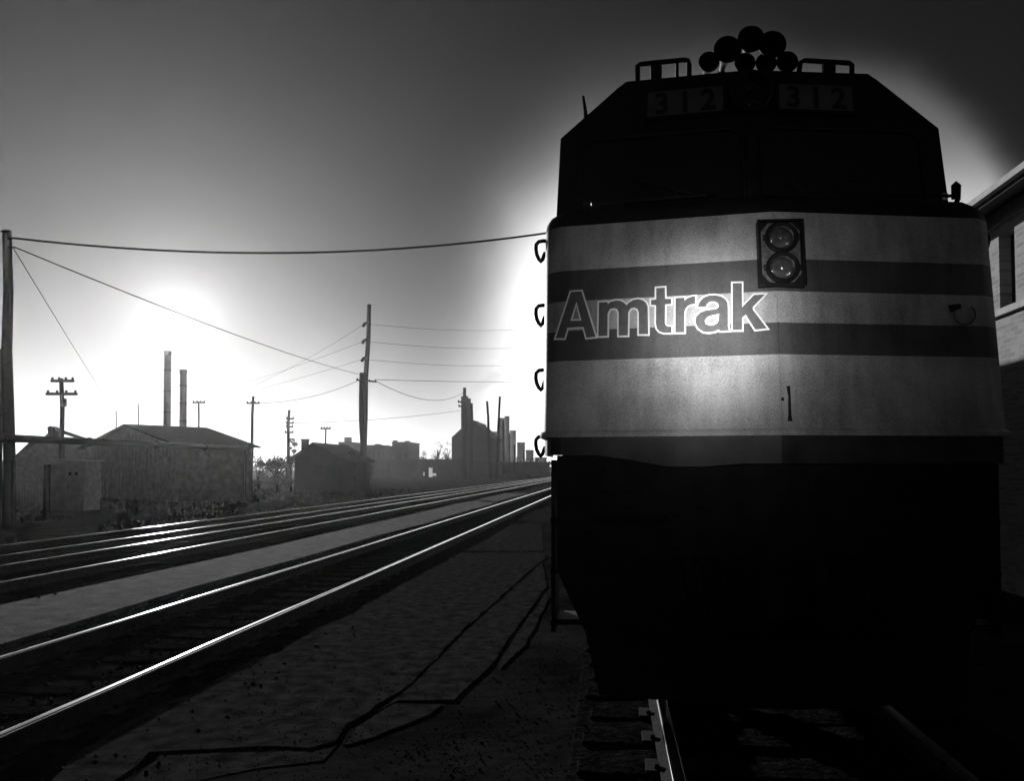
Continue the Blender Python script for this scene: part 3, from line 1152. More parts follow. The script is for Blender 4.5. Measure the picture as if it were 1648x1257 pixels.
# ------------------------------------------------------------------ station building on the right
bl = empty('station_building', (6.0, 14, -.1))
tag(bl, 'brick station building with overhanging eave at the right edge behind the locomotive', 'building')
WX = 6.0
ZE, ZS, ZW = 5.76, 4.22, 5.38
winY = []
for (x0_, x1_) in ((1618, 1644),):
    ya = WX / ((x1_ - 983) / F)
    yb = WX / ((x0_ - 983) / F)
    winY.append((ya, yb))
_wx = Vector((1, 0, 0))
wa, wb_ = (onplane(px, 430, Vector((WX + .1, 0, 0)), _wx).y for px in (1645, 1619))
ws = [(wa - 1.9 * k, wa - 1.9 * k + (wb_ - wa)) for k in (2, 1, 0, -1, -2, -3)]
ws = sorted(ws)
segs = []
yl = 4.0
wb = MB()
for (a, b_) in ws:
    wb.box((WX + .18, (yl + a) / 2, (ZS + ZW) / 2), (.36, a - yl, ZW - ZS))
    yl = b_
wb.box((WX + .18, (yl + 24) / 2, (ZS + ZW) / 2), (.36, 24 - yl, ZW - ZS))
wb.box((WX + .18, 14, (ZS - .1) / 2 - .001), (.36, 20, ZS + .1 - .002))
wb.box((WX + .18, 14, (ZW + ZE) / 2 + .001), (.36, 20, ZE - ZW - .002))
wb.box((WX + 5, 3.82, ZE / 2), (10.36, .35, ZE + .2))
wb.box((WX + 5, 24.18, ZE / 2), (10.36, .35, ZE + .2))
part(wb, 'brick_wall', 'brick', bl)
part(MB().box((WX - .045, 14, ZS - .06), (.09, 19.8, .10)), 'sill_course', 'trim', bl)
part(MB().box((WX - .03, 14, ZE - .12), (.06, 19.8, .22)), 'frieze_board', 'trim', bl)
for (a, b_) in ws:
    wr = part(MB().box((WX + .26, (a + b_) / 2, (ZS + ZW) / 2), (.02, b_ - a, ZW - ZS)), 'window_pane', 'pane', bl)
    f_ = MB()
    ym = (a + b_) / 2
    for (yy0, yy1, z0, z1) in ((a, a + .05, ZS, ZW), (b_ - .05, b_, ZS, ZW), (a + .051, b_ - .051, ZS, ZS + .06), (a + .051, b_ - .051, ZW - .06, ZW), (a + .051, b_ - .051, 4.92, 4.97)):
        f_.box((WX + .21, (yy0 + yy1) / 2, (z0 + z1) / 2), (.06, yy1 - yy0, z1 - z0))
    part(f_, 'window_frame', 'soffit', bl)
# white panel added as the bright reflection in the nearest window's upper sash
part(MB().box((WX + .235, wa + .16, 5.13), (.012, .22, .36)), 'pane_reflection', 'white', bl)
part(MB().prism([Vector((x, 3.2, z)) for x, z in ((WX - .60, 5.58), (WX - .60, 5.70), (WX + 5, 7.78), (WX + 10.6, 5.70), (WX + 10.6, 5.58), (WX + 5, 7.64))], (0, 21.6, 0)), 'roof', 'soffit', bl)
part(MB().prism([Vector((x, 24.0, z)) for x, z in ((WX, ZE + .1), (WX + 10, ZE + .1), (WX + 5, 7.5))], (0, .3, 0)), 'gable', 'brick', bl)
part(MB().prism([Vector((x, 3.7, z)) for x, z in ((WX, ZE + .1), (WX + 10, ZE + .1), (WX + 5, 7.5))], (0, .3, 0)), 'gable', 'brick', bl)
part(MB().box((WX - .66, 14, 5.67), (.10, 21.6, .09)), 'gutter', 'trim', bl)
for y in (10.2, 13.2):
    part(MB().box((WX - .29, y, 5.60), (.56, .10, .08), ry=R(-20)), 'eave_bracket', 'soffit', bl)


# ------------------------------------------------------------------ poles and wires
def pole(label, base, top, Y, r, arms=(), name='utility_pole', group='utility poles along the line', extra=None, n=10, zbase=-.3):
    """pole from pixel base to pixel top at distance Y; arms = (pixel y, half width px left, right)"""
    b0 = atY(base[0], base[1], Y)
    t0 = atY(top[0], top[1], Y)
    d = (t0 - b0) / (t0.z - b0.z)
    foot = b0 + d * (zbase - b0.z)
    root = empty(name, (foot.x, foot.y, -.1))
    tag(root, label, 'pole', group)
    k = 5
    pts = [foot.lerp(t0, i / k) + Vector((math.sin(i * 2.1 + Y) * r * .25, 0, 0)) for i in range(k + 1)]
    part(MB().tube(pts, [r * (1.15 - .35 * i / k) for i in range(k + 1)], n), 'shaft', 'pole', root, True)
    pxm = F / Y
    for arm in arms:
        py, l_, r2 = arm[:3]
        tilt = arm[3] if len(arm) > 3 else 0
        t_ = (py - base[1]) / (top[1] - base[1])
        xc = base[0] + (top[0] - base[0]) * t_
        c0, c1_ = atY(xc - l_, py + tilt, Y - r * 1.4), atY(xc + r2, py - tilt, Y - r * 1.4)
        th_ = max(.05, 1.7 / pxm * .8) if Y > 50 else .06
        a_ = MB()
        a_.tube([c0, c1_], th_, 4)
        ao = part(a_, 'crossarm', 'pole', root)
        m_ = 4 if (l_ + r2) > 14 else 2
        for q in range(m_):
            p = c0.lerp(c1_, .06 + .88 * q / (m_ - 1))
            part(MB().lathe([(th_ * .5, th_ * .8), (th_ * .9, th_ * 1.4), (th_ * .6, th_ * 2.4), (0, th_ * 2.6)], p, (0, 0, 1), 8), 'insulator', 'iron', root)
    return root, t0


def wire(label, pts3, sag, r, name='overhead_wire', group='overhead wires', n=24):
    a, b_ = pts3
    pts = []
    for i in range(n + 1):
        t = i / n
        p = a.lerp(b_, t)
        p.z -= sag * 4 * t * (1 - t)
        pts.append(p)
    root = MB().tube(pts, r, 5).build(name, 'wire')
    tag(root, label, 'wire', group)
    return root


# big pole at the left edge
PL, tL = pole('thick dark timber pole at the left edge, tallest near the camera', (15, 850), (11, 371), 24.0, .165)
part(MB().tube([atY(24, 383, 23.8), atY(14, 384, 23.8)], .03, 6), 'hook', 'iron', PL)
part(MB().tube([atY(24, 398, 23.8), atY(14, 398, 23.8)], .03, 6), 'hook', 'iron', PL)
part(MB().tube([atY(2, 372, 23.9), atY(12, 372, 23.8)], .03, 6), 'hook', 'iron', PL)
part(MB().tube([atY(21, 740, 23.85), atY(22, 850, 23.85)], .06, 8), 'conduit', 'pole', PL)
P2, _ = pole('slender dark pole half cut off by the left edge beside the thick pole', (0, 860), (3, 562), 25.5, .06)
part(MB().tube([atY(4, 575, 25.4), atY(8, 580, 25.4), atY(9, 590, 25.4), atY(4, 600, 25.4)], .04, 6), 'bracket', 'iron', P2)
# cabinet pole with two crossarms
P3, _ = pole('timber pole with two crossarms standing behind the pale cabinet', (101, 831), (99, 609), 31.0, .10, ((613, 17, 20), (634, 25, 25)))
part(MB().lathe([(0, -.16), (.09, -.16), (.1, 0), (.09, .16), (0, .16)], atY(103, 648, 30.8), (0, 0, 1), 12), 'transformer', 'iron', P3, True)
pole('thin pole with one crossarm right of the shed, in the sun glare', (404, 790), (407, 638), 66, .13, ((649, 10, 11),))
pole('short pole with one flat crossarm showing above the shed roof', (319, 756), (320, 646), 120, .17, ((648, 10, 10),))
pole('faint far pole left of the shed ridge, shorter of the pair', (186, 756), (187, 662), 150, .14)
pole('faint far pole above the shed ridge, taller of the pair', (222, 756), (223, 650), 150, .14)
pole('far pole bristling with four short crossarms beside the dark house', (463, 760), (465, 660), 110, .22, ((674, 4, 8), (681, 4, 8), (687, 4, 7), (696, 6, 8)))
P8, _ = pole('far pole with a broad swept crossarm behind the dark house roof', (524, 756), (524, 690), 130, .15, ((690, 8, 8, -.0),))
# twin poles in the middle distance
TP, tT = pole('tallest leaning pole with three brackets in the middle distance', (583, 785), (594, 490), 74, .24)
for py in (521, 548, 577):
    t_ = (785 - py) / 295
    xc = 583 + 11 * t_
    part(MB().tube([atY(xc - 1, py - 3, 73.8), atY(xc - 6, py, 73.6), atY(xc - 9, py + 5, 73.6)], [.10, .16, .14], 6), 'bracket', 'iron', TP)
TQ, tQ = pole('shorter pole with one crossarm touching the tallest leaning pole', (584, 785), (581, 600), 73, .24, ((613, 8, 25, -1.5),))
# row on the right
pole('leaning bare pole between the gabled elevator and the silos', (790, 770), (784, 646), 150, .26)
pole('straight tall bare pole just left of the concrete silos', (800, 768), (804, 638), 155, .27)
pole('dark pole in front of the tallest silo', (812, 766), (810, 678), 175, .26)
pole('thin pole in front of the second silo', (820, 765), (820, 697), 200, .17)
pole('short thick pole before the stepped silos', (828, 765), (828, 716), 190, .22)
pole('tiny pole at the foot of the lowest silos, near the locomotive', (843, 765), (843, 724), 210, .20)
pole('tiny far pole right of the stepped silos, close to the locomotive edge', (864, 765), (864, 737), 260, .17)
pole('dark pole with a double crossarm against the elevator tower', (747, 773), (748, 624), 140, .34, ((647, 11, 3), (654, 10, 3)))
pole('dark pole against the gabled elevator, right of its tower', (758, 768), (759, 649), 150, .30)
pole('short dark pole between the flat-roofed blocks', (626, 770), (626, 724), 150, .22)
# hidden pole behind the locomotive that carries the thick cable
PH, tH = pole('pole behind the locomotive carrying the thick cable', (932, 810), (932, 356), 27, .15)

cab_a = atY(22, 383, 23.8)
cab_b = atY(932, 367, 27)
wire('thick black cable sagging from the left pole to behind the locomotive', (cab_a, cab_b), .66, .036, name='overhead_cable')
wire('long thin wire from the left pole down to the twin poles', (atY(22, 397, 23.8), atY(576, 602, 72.6)), .35, .022)
wire('steep thin wire falling from the left pole toward the shed ridge', (atY(22, 400, 23.8), atY(187, 664, 150)), .25, .016)
for i, (py, pe) in enumerate(((521, 516), (549, 546), (578, 573))):
    t_ = (785 - py) / 295
    xc = 583 + 11 * t_
    nm_ = ('top', 'middle', 'lowest')[i]
    wire('faint wire running right from the %s bracket of the tallest pole' % nm_, (atY(xc - 6, py, 73.6), atY(935, pe, 150)), 1.2, .018)
    wire('faint wire running left from the %s bracket of the tallest pole' % nm_, (atY(xc - 6, py, 73.6), atY(*((320, 647, 120), (223, 651, 150), (187, 663, 150))[i])), 1.2, .014)
wire('faint wire from the short twin pole crossarm toward the silos, nearly level', (atY(604, 611, 72.6), atY(940, 612, 160)), .3, .026)
wire('sagging wire from the short twin pole to the elevator pole', (atY(604, 613, 72.6), atY(745, 632, 140)), 1.6, .032)
wire('faint wire from the twin poles back to the crossarm pole by the shed', (atY(574, 614, 72.6), atY(410, 649, 66)), .5, .020)
wire('faint low wire crossing to the elevator pole from the left', (atY(472, 681, 109.7), atY(740, 661, 140)), .4, .03)
wire('short faint wire from the straight bare pole toward the locomotive', (atY(804, 641, 155), atY(930, 640, 170)), 1.3, .035)

# ------------------------------------------------------------------ pipe, cabinet, sheds, stacks
pp = empty('overhead_pipe', tuple(atY(-20, 704, 21.5)[:2]) + (0,))
tag(pp, 'dark overhead pipe crossing the left pole and running to the shed', 'pipe')
pa, pb = atY(-90, 701, 20.5), atY(398, 722, 45.2)
part(MB().tube([pa, pa.lerp(pb, .5), pb], .125, 14), 'pipe', 'iron', pp, True)
for t_ in (.10, .3, .52, .74):
    c = pa.lerp(pb, t_)
    dv = (pb - pa).normalized()
    part(MB().tube([c - dv * .05, c + dv * .05], .16, 14), 'flange', 'iron', pp)
for t_ in (.02, .985):
    c = pa.lerp(pb, t_)
    part(MB().box((c.x, c.y, c.z / 2 - .1), (.12, .12, c.z)), 'support_post', 'pole', pp)

cbn = atZ(107, 833, -.1)
cb_ = empty('relay_cabinet', (cbn.x, cbn.y, -.1))
tag(cb_, 'pale trackside cabinet with a bright flat roof left of the shed', 'cabinet')
cw, chh = 1.36, 1.95
part(MB().box((cbn.x, cbn.y + .5, .06), (cw + .1, 1.1, .2)), 'plinth', 'far', cb_)
part(MB().box((cbn.x, cbn.y + .5, .15 + chh / 2), (cw, 1.0, chh)), 'body', 'cabinet', cb_)
part(MB().box((cbn.x + .05, cbn.y + .5, .15 + chh + .035), (cw + .12, 1.14, .06), ry=R(1.2)), 'roof', 'white', cb_)
for dx in (-.33, .33):
    part(MB().box((cbn.x + dx, cbn.y - .012, .15 + chh / 2), (.60, .024, chh - .2)), 'door', 'cabinet', cb_)
for dx in (.12, .38):
    part(MB().box((cbn.x + dx, cbn.y - .03, 1.6), (.10, .012, .13)), 'vent', 'iron', cb_)
part(MB().box((cbn.x + .05, cbn.y - .035, 1.1), (.03, .03, .14)), 'handle', 'iron', cb_)
pst = atZ(74, 836, -.1)
ps = MB().tube([(pst.x, pst.y, -.3), (pst.x, pst.y, 1.95)], .11, 10).build('short_post', 'pole')
tag(ps, 'short thick dark post left of the pale cabinet', 'post')
# low fence of boards left of the cabinet
fnc = empty('board_fence', (-26, 35, -.1))
tag(fnc, 'low board fence between the thick pole and the pale cabinet', 'fence')
fa, fb = atY(-30, 790, 36), atY(78, 790, 36)
k = 22
for i in range(k):
    p = fa.lerp(fb, (i + .5) / k)
    hgt = 1.15 + random.uniform(-.04, .04) + (.35 if i > 15 else 0)
    part(MB().box((p.x, p.y, hgt / 2 - .1), ((fb - fa).length / k - .012, .03, hgt), ry=random.uniform(-.01, .01)), 'board', 'sheet', fnc)
part(MB().box(((fa.x + fb.x) / 2, 36.04, .7), ((fb - fa).length, .05, .09)), 'fence_rail', 'sheet', fnc)

# main shed: wide gable towards the line
sh = empty('gabled_shed', (-28, 46, -.1))
tag(sh, 'wide gabled shed in the sun glare with two tall stacks behind it', 'shed')
L_ = Vector((atY(138, 712, 50).x, 50, 0))
R_ = Vector((atY(288, 715, 44).x, 44, 0))
dr = Vector((.555, .83, 0)).normalized() * 4.6
ZEv, ZR = 3.17, 4.46
mid = (L_ + R_) / 2


def up(p, z):
    return Vector((p.x, p.y, z))


wl_ = MB()
wl_.prism([up(L_, -.2), up(R_, -.2), up(R_, ZEv), up(mid, ZR - .05), up(L_, ZEv)], dr)
part(wl_, 'wall', 'sheet', sh)
ux = (R_ - L_).normalized()
ov = dr.normalized()
for A_, nm_ in ((L_, -1), (R_, 1)):
    e0 = up(A_, ZEv) + ux * nm_ * .35 + Vector((0, 0, -.08))
    r0 = up(mid, ZR)
    p4 = [e0 - ov * .35, r0 - ov * .35, r0 + dr + ov * .35, e0 + dr + ov * .35]
    part(MB().prism(p4, (0, 0, .09)), 'roof_slope', 'roofing', sh)
# vertical siding battens, door and windows on the gable
nb = 26
for i in range(nb):
    p = L_.lerp(R_, (i + .5) / nb)
    t_ = 1 - abs((i + .5) / nb - .5) * 2
    hgt = ZEv + (ZR - ZEv) * t_ - .25
    fn_ = Vector((ux.y, -ux.x, 0))
    q = p + fn_ * .02
    part(MB().box((q.x, q.y, hgt / 2 - .1), (.07, .04, hgt), rz=math.atan2(ux.y, ux.x)), 'batten', 'sheet', sh)

# lower shed on the far left with a conveyor hood
s2 = empty('low_shed', (-44, 56, -.1))
tag(s2, 'low pitched-roof shed behind the left pole with a small vent hood', 'shed')
A0, A1, A2, A3 = atY(-60, 765, 56), atY(20, 738, 56), atY(48, 714, 56), atY(150, 714, 56)
part(MB().prism([Vector((A0.x, 56, -.2)), Vector((A0.x, 56, 2.0)), Vector((A1.x, 56, A1.z - .1)), Vector((A2.x, 56, A2.z)), Vector((A3.x, 56, A3.z)), Vector((A3.x + .5, 56, -.2))], (0, 7, 0)), 'wall', 'sheet', s2)
part(MB().prism([atY(18, 739, 55.6), atY(48, 711, 55.6), atY(152, 711, 55.6), atY(152, 714, 55.6), atY(49, 714, 55.6), atY(19, 743, 55.6)], (0, 7.6, 0)), 'roof', 'roofing', s2)
hd = part(MB().prism([atY(x, y, 55.4) for x, y in ((69, 713), (72, 702), (77, 697), (76, 688), (80, 686), (84, 689), (84, 697), (88, 713))], (0, .8, 0)), 'vent_hood', 'iron', s2)
part(MB().tube([atY(80, 688, 55.8), atY(148, 711, 55.8)], .13, 8), 'chute', 'iron', hd)

for i, (px, py, w2, lb) in enumerate(((269, 566, 5.6, 'left and taller of the two smoke stacks below the sun'), (295, 596, 5.6, 'right and shorter of the two smoke stacks below the sun'))):
    Y = 115
    t0 = atY(px + (1 if i == 0 else 0), py, Y)
    b0 = atY(px - 1, 756, Y)
    rr_ = w2 / F * Y
    stk_ = empty('smoke_stack', (b0.x, Y, -.1))
    tag(stk_, lb, 'stack', 'smoke stacks behind the shed')
    part(MB().tube([Vector((b0.x, Y, -.3)), (b0 + t0) / 2, t0], [rr_ * 1.06, rr_, rr_ * .94], 20), 'shaft', 'concrete', stk_, True)
    part(MB().tube([t0 + Vector((0, 0, -.5)), t0 + Vector((0, 0, .08))], rr_ * 1.04, 20), 'rim', 'concrete', stk_)
    for q in range(4):
        c = b0.lerp(t0, .3 + q * .18)
        part(MB().tube([c, c + Vector((0, 0, .12))], rr_ * 1.07, 20), 'band', 'iron', stk_)


# ------------------------------------------------------------------ foliage
def leaf_cloud(cx, cy, blobs, count, size, seed):
    rnd = random.Random(seed)
    b = MB()
    for _ in range(count):
        bx, by, bz, br_, bh = blobs[rnd.randrange(len(blobs))]
        while True:
            p = Vector((rnd.uniform(-1, 1), rnd.uniform(-1, 1), rnd.uniform(-1, 1)))
            if .35 < p.length < 1:
                break
        c = Vector((bx + p.x * br_, by + p.y * br_, bz + p.z * bh))
        a = Vector((rnd.uniform(-1, 1), rnd.uniform(-1, 1), rnd.uniform(-1, 1))).normalized() * size * rnd.uniform(.6, 1.3)
        e = a.cross(Vector((rnd.uniform(-1, 1), rnd.uniform(-1, 1), rnd.uniform(-1, 1)))).normalized() * size * rnd.uniform(.4, .8)
        b.add([c - a, c + e * .6, c + a, c - e * .6], [(0, 1, 2, 3)])
    return b


def tree(label, px, ptop, hw_px, Y, seed, name='tree', dens=900, bare=False, zlow=.25):
    c = atY(px, ptop, Y)
    hgt = c.z + .1
    hw = hw_px / F * Y
    rnd = random.Random(seed)
    root = empty(name, (c.x, Y, -.1))
    tag(root, label, 'tree' if name == 'tree' else 'bush', 'trees and bushes beyond the tracks')
    tr_ = MB()
    tr_.tube([(c.x, Y, -.3), (c.x + rnd.uniform(-.2, .2), Y, hgt * .4), (c.x + rnd.uniform(-.3, .3), Y, hgt * .8)], [hw * .09 + .05, hw * .06 + .04, .03], 7)
    for i in range(9 if bare else 5):
        a = rnd.uniform(0, 6.28)
        z0 = hgt * rnd.uniform(.25, .55)
        e = Vector((c.x + math.cos(a) * hw * rnd.uniform(.4, .9), Y + math.sin(a) * hw * .8, min(hgt * .97, z0 + hgt * rnd.uniform(.2, .45))))
        tr_.tube([(c.x, Y, z0), ((c.x + e.x) / 2, (Y + e.y) / 2, (z0 + e.z) / 2 + .05 * hgt), e], [hw * .045 + .02, hw * .03 + .015, .012], 5)
    part(tr_, 'trunk', 'pole', root, True)
    blobs = []
    nb_ = 9
    for i in range(nb_):
        a = rnd.uniform(0, 6.28)
        d_ = rnd.uniform(0, .65) * hw
        s_ = rnd.uniform(.3, .5) * hw
        sv = s_ * rnd.uniform(.6, .9)
        bz = rnd.uniform(hgt * zlow + sv * .5, max(hgt * zlow + sv * .6, hgt - sv))
        blobs.append((c.x + math.cos(a) * d_, Y + math.sin(a) * d_, bz, s_, sv))
    blobs.append((c.x, Y, hgt - .32 * hw, .4 * hw, .32 * hw))
    part(leaf_cloud(c.x, Y, blobs, dens if not bare else dens // 4, hw * .075 + .03, seed), 'crown', 'leaf', root)
    return root


tree('dark bush at the left foot of the dark house', 448, 738, 26, 62, 3, 'bush', 1600, zlow=.0)
tree('dark leafy tree beside the chimney of the dark house', 470, 707, 13, 64, 4, dens=1300, zlow=.1)
tree('low bush right of the shed in the glare', 418, 742, 20, 72, 21, 'bush', 900, zlow=.0)
tree('round dark bush between the dark house and the twin poles', 566, 728, 16, 70, 5, 'bush', 1300, zlow=.0)
tree('dark tree just right of the twin poles', 592, 738, 12, 76, 6, 'bush', 900, zlow=.0)
tree('tree on the skyline left of the notched block', 624, 716, 9, 200, 7, dens=700)
tree('tree crown on the skyline right of the notched block', 668, 722, 12, 210, 8, dens=800)
tree('low skyline tree left of the bare trees', 683, 726, 11, 215, 9, dens=700)
tree('bare wispy tree left of the gabled elevator', 704, 709, 13, 190, 10, dens=900, bare=True)
tree('second wispy tree touching the gabled elevator', 720, 711, 10, 195, 11, dens=700, bare=True)
tree('small dark bush at the elevator foot', 718, 722, 7, 180, 12, 'bush', 600, zlow=.0)

# hazy wood on the left horizon and dark hedge line
hz = MB()
rnd = random.Random(33)
for i in range(140):
    px = -200 + i * 8.2
    Y = 330 + rnd.uniform(-20, 20)
    c = atY(px, 738 + rnd.uniform(-4, 4) + 4 * math.sin(i * .3), Y)
    s_ = rnd.uniform(2.5, 4.5)
    lc = leaf_cloud(0, 0, [(c.x, Y, c.z - s_ * .7, s_ * 1.2, s_), (c.x, Y, max(1, c.z - s_ * 1.6), s_ * 1.2, s_)], 70, .9, i)
    hz.add(lc.v, lc.f)
tag(hz.build('distant_wood', 'leaf'), 'hazy low wood along the horizon behind the sheds', 'wood', kind='stuff')

gs = MB()
rnd = random.Random(5)
for _ in range(9000):
    Y = 16 + rnd.random() ** 1.4 * 60
    xmax = -14.2
    xw = rnd.random() ** .8 * (Y * .55)
    x = xmax - xw
    if noise.noise(Vector((x * .25, Y * .25, 0))) < -.05:
        continue
    h_ = rnd.uniform(.06, .28)
    dx, dy = rnd.uniform(-.1, .1), rnd.uniform(-.1, .1)
    w2 = rnd.uniform(.03, .09)
    gs.add([(x - w2, Y, -.11), (x + w2, Y, -.11), (x + dx, Y + dy, -.1 + h_)], [(0, 1, 2)])
tag(gs.build('rough_grass', 'grass'), 'rough dry grass beyond the far track', 'grass', kind='stuff')

# ------------------------------------------------------------------ dark house, far buildings, elevator, silos
hs = empty('dark_house', (atY(518, 760, 66).x, 66, -.1))
tag(hs, 'dark low house with gabled roof left of the twin poles', 'house')
e0, e1, pk = atY(474, 736, 66), atY(551, 738, 66), atY(506, 712, 66)
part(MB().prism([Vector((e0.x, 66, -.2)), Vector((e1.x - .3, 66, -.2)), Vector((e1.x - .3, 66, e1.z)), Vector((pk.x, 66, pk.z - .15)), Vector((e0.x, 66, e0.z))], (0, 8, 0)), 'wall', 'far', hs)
rf_ = part(MB().prism([e0 + Vector((-.3, -.4, -.1)), pk + Vector((0, -.4, 0)), e1 + Vector((.3, -.4, -.1)), e1 + Vector((.3, -.4, -.24)), pk + Vector((0, -.4, -.14)), e0 + Vector((-.3, -.4, -.24))], (0, 8.8, 0)), 'roof', 'roofing', hs)
ch_ = atY(484, 706, 67)
part(MB().box((ch_.x, 68, ch_.z - 1.0), (.5, .5, 2.0)), 'chimney', 'far', rf_)
part(MB().box((ch_.x, 68, ch_.z - .06), (.6, .6, .12)), 'chimney_cap', 'far', rf_)
for px in (512, 532):
    c = atY(px, 757, 65.96)
    part(MB().box((c.x, 65.97, c.z), (.8, .05, .9)), 'window', 'pane', hs)


def block(label, x0, x1, ytop, Y, m='far', dep=12, extras=(), name='far_building', wins=0):
    a, b_ = atY(x0, ytop, Y), atY(x1, ytop, Y)
    root = empty(name, ((a.x + b_.x) / 2, Y, -.1))
    tag(root, label, 'building', 'buildings on the skyline')
    wd = b_.x - a.x
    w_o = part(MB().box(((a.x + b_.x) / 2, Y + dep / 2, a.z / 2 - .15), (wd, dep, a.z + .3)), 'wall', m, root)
    part(MB().box(((a.x + b_.x) / 2, Y + dep / 2, a.z + .12), (wd + .3, dep + .3, .26)), 'parapet', m, root)
    for (px0, px1, py) in extras:
        p, q = atY(px0, py, Y + 1), atY(px1, py, Y + 1)
        part(MB().box(((p.x + q.x) / 2, Y + 2, (p.z + a.z) / 2 + .1), (q.x - p.x, 2.0, p.z - a.z + .2)), 'roof_block', m, root)
    for r_ in range(wins):
        for c_ in range(3):
            part(MB().box((a.x + wd * (c_ + .5) / 3, Y - .02, 2.2 + r_ * 3.2), (wd * .13, .06, 1.5)), 'window', 'pane', root)
    return root


block('dark block with two stubby chimneys left of the twin poles', 545, 563, 713, 190, extras=((554, 557, 705), (559, 562, 705)), wins=1)
block('flat dark block partly behind the twin poles', 573, 590, 721, 200, wins=1)
block('flat-roofed dark block just right of the twin poles', 590, 614, 718, 185, extras=((603, 610, 716),), wins=2)
block('dark block with a notched parapet on the skyline', 631, 657, 713, 200, extras=((632, 637, 710), (651, 657, 711)), wins=2)
block('long low dark warehouse behind the far poles', 600, 735, 741, 175, dep=10)
block('low dark warehouse under the gabled elevator', 695, 800, 744, 165, dep=8)
block('low dark goods shed at the foot of the silos', 795, 880, 745, 215, dep=10)

el = empty('gabled_elevator', (atY(760, 760, 190).x, 190, -.1))
tag(el, 'black gabled grain elevator with a square tower at its left end', 'elevator')
G = [(727, 775), (727, 704), (742, 690), (757, 675), (767, 678), (770, 686), (788, 703), (792, 706), (792, 775)]
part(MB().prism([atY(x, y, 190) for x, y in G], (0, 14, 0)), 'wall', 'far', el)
part(MB().prism([atY(x, y, 189.6) for x, y in ((770, 683), (790, 702), (794, 706), (794, 708), (790, 706), (769, 686))], (0, 14.8, 0)), 'roof', 'roofing', el)
part(MB().prism([atY(x, y, 188) for x, y in ((742, 775), (742, 638), (751, 637), (751, 775))], (0, 2.0, 0)), 'tower', 'far', el)
part(MB().prism([atY(x, y, 188.4) for x, y in ((751, 775), (751, 641), (756, 641), (756, 775))], (0, 1.6, 0)), 'stack', 'far', el)
part(MB().prism([atY(x, y, 189.9) for x, y in ((757, 690), (757, 676), (768, 678), (768, 690))], (0, 3, 0)), 'roof_monitor', 'far', el)

for i, (x0, x1, yt, Y, lb) in enumerate(((791, 800, 697, 300, 'pale silo left of the straight bare pole, shortest on that side'), (803, 812, 675, 300, 'tallest pale concrete silo, left half'),
                                         (812, 820, 672, 302, 'tallest pale concrete silo, right half with a rounded top'), (820.5, 830.5, 695, 310, 'second step of the pale silos'),
                                         (832, 845, 714, 330, 'third step of the pale silos, beside the thick pole'), (846, 859, 726, 350, 'fourth step of the pale silos'),
                                         (860, 880, 738, 370, 'lowest pale silo, next to the locomotive edge'))):
    a, b_ = atY(x0, yt, Y), atY(x1, yt, Y)
    root = empty('silo', ((a.x + b_.x) / 2, Y, -.1))
    tag(root, lb, 'silo', 'pale silos down the line')
    rr_ = (b_.x - a.x) / 2
    part(MB().tube([((a.x + b_.x) / 2, Y, -.3), ((a.x + b_.x) / 2, Y, a.z)], rr_, 24), 'drum', 'silo', root, False)
    smooth_angle(root.children[0], 40)
    part(MB().tube([((a.x + b_.x) / 2, Y, a.z), ((a.x + b_.x) / 2, Y, a.z + .5)], rr_ * 1.04, 20), 'rim', 'silo', root)

# bright translucent sheets by the far tracks
for (x0, x1, y0, y1, lb) in ((690, 696, 753, 768, 'bright white hoarding beside the far tracks, larger one'), (681, 683.5, 760, 766, 'bright white hoarding beside the far tracks, tiny one'), (696, 702, 762, 766, 'low bright white sheet right of the hoarding')):
    a, b_ = atY(x0, y0, 128), atY(x1, y1, 128)
    root = empty('hoarding', ((a.x + b_.x) / 2, 128, -.1))
    tag(root, lb, 'hoarding', 'white hoardings')
    part(MB().box(((a.x + b_.x) / 2, 128, (a.z + b_.z) / 2), (b_.x - a.x, .03, a.z - b_.z)), 'sheet', 'sheet_white', root)
    for xx in (a.x, b_.x):
        part(MB().box((xx, 128.06, a.z / 2), (.06, .06, a.z + .3)), 'post', 'iron', root)

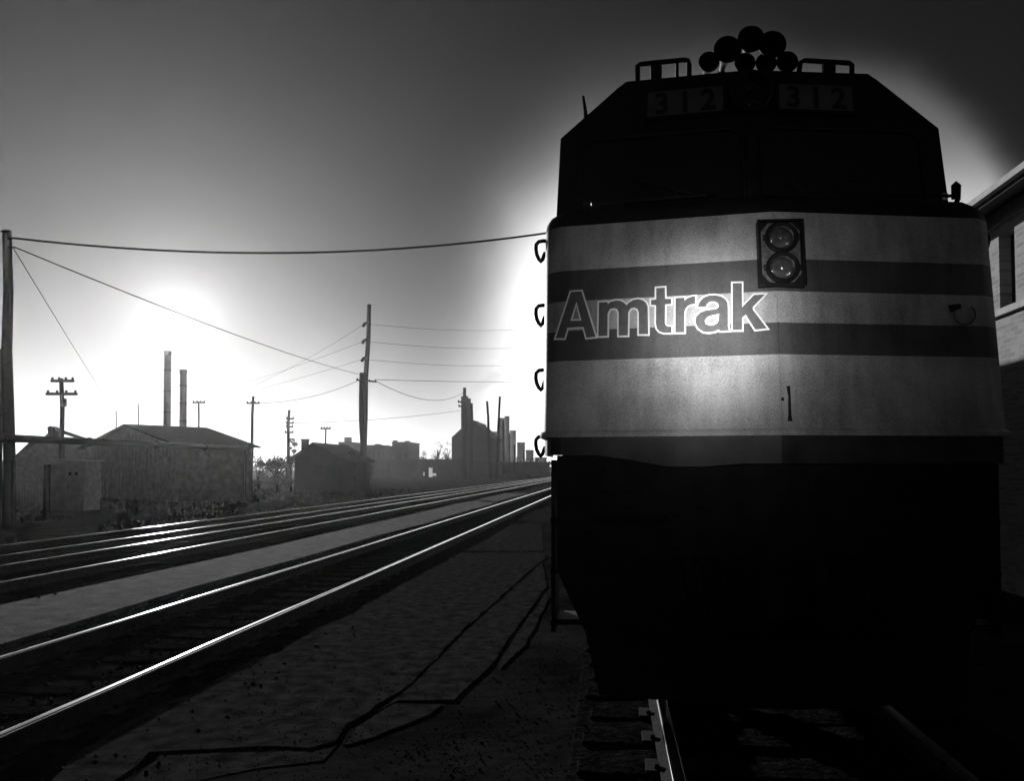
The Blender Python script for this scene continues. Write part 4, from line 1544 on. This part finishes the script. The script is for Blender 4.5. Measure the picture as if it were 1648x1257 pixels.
# smoke drifting from the elevator stack
sm = MB()
sp_ = [atY(x, y, 189.2) for x, y in ((753.5, 640), (756, 633), (762, 627), (771, 621), (781, 616), (792, 610), (803, 606), (815, 604))]
sm.tube(sp_, [.45, .8, 1.0, 1.3, 1.5, 1.8, 1.9, .9], 12)
smo = sm.build('smoke_plume', 'ground', None, True)
smo.data.materials.clear()
smm = bpy.data.materials.new('thin_smoke')
smm.use_nodes = True
sn, sll = smm.node_tree.nodes, smm.node_tree.links
sn.clear()
sv = sn.new('ShaderNodeVolumePrincipled')
sv.inputs['Color'].default_value = (.5, .5, .5, 1)
sv.inputs['Density'].default_value = 0.10
sv.inputs['Anisotropy'].default_value = 0.5
sop = sn.new('ShaderNodeOutputMaterial')
sll.new(sv.outputs[0], sop.inputs['Volume'])
smo.data.materials.append(smm)
tag(smo, 'thin grey smoke drifting right from the elevator stack', 'smoke', kind='stuff')

# coal heap near the far tracks
mh = MB()
c = atZ(828, 768, -.1)
cc = atY(828, 762, 160)
for i in range(9):
    for j in range(16):
        a = j / 16 * 6.283
        rad = 4.2 * (i / 8)
        z = 1.5 * (1 - (i / 8) ** 1.3) + .2 * noise.noise(Vector((i * .7, j * .9, 2)))
        mh.v.append((cc.x + rad * math.cos(a), 160 + rad * math.sin(a), max(-.15, z) if i < 8 else -.15))
for i in range(8):
    for j in range(16):
        p, q = i * 16 + j, i * 16 + (j + 1) % 16
        mh.f.append((p, q, q + 16, p + 16))
        mh.mi.append(0)
tag(mh.build('coal_heap', 'ground', None, True), 'dark rounded heap beside the far rails under the silos', 'heap')

# ------------------------------------------------------------------ haze
hzb = MB().box((-150, 330, 13.0), (1500, 900, 29.0)).build('haze', 'ground')
hzb.data.materials.clear()
hm = bpy.data.materials.new('thin_air_haze')
hm.use_nodes = True
hn_, hl_ = hm.node_tree.nodes, hm.node_tree.links
hn_.clear()
pv = hn_.new('ShaderNodeVolumePrincipled')
pv.inputs['Color'].default_value = (1, 1, 1, 1)
pv.inputs['Density'].default_value = 0.00021
pv.inputs['Anisotropy'].default_value = 0.80
ho = hn_.new('ShaderNodeOutputMaterial')
hl_.new(pv.outputs[0], ho.inputs['Volume'])
hzb.data.materials.append(hm)
tag(hzb, 'thin sunlit haze over the yard', 'haze', kind='stuff')
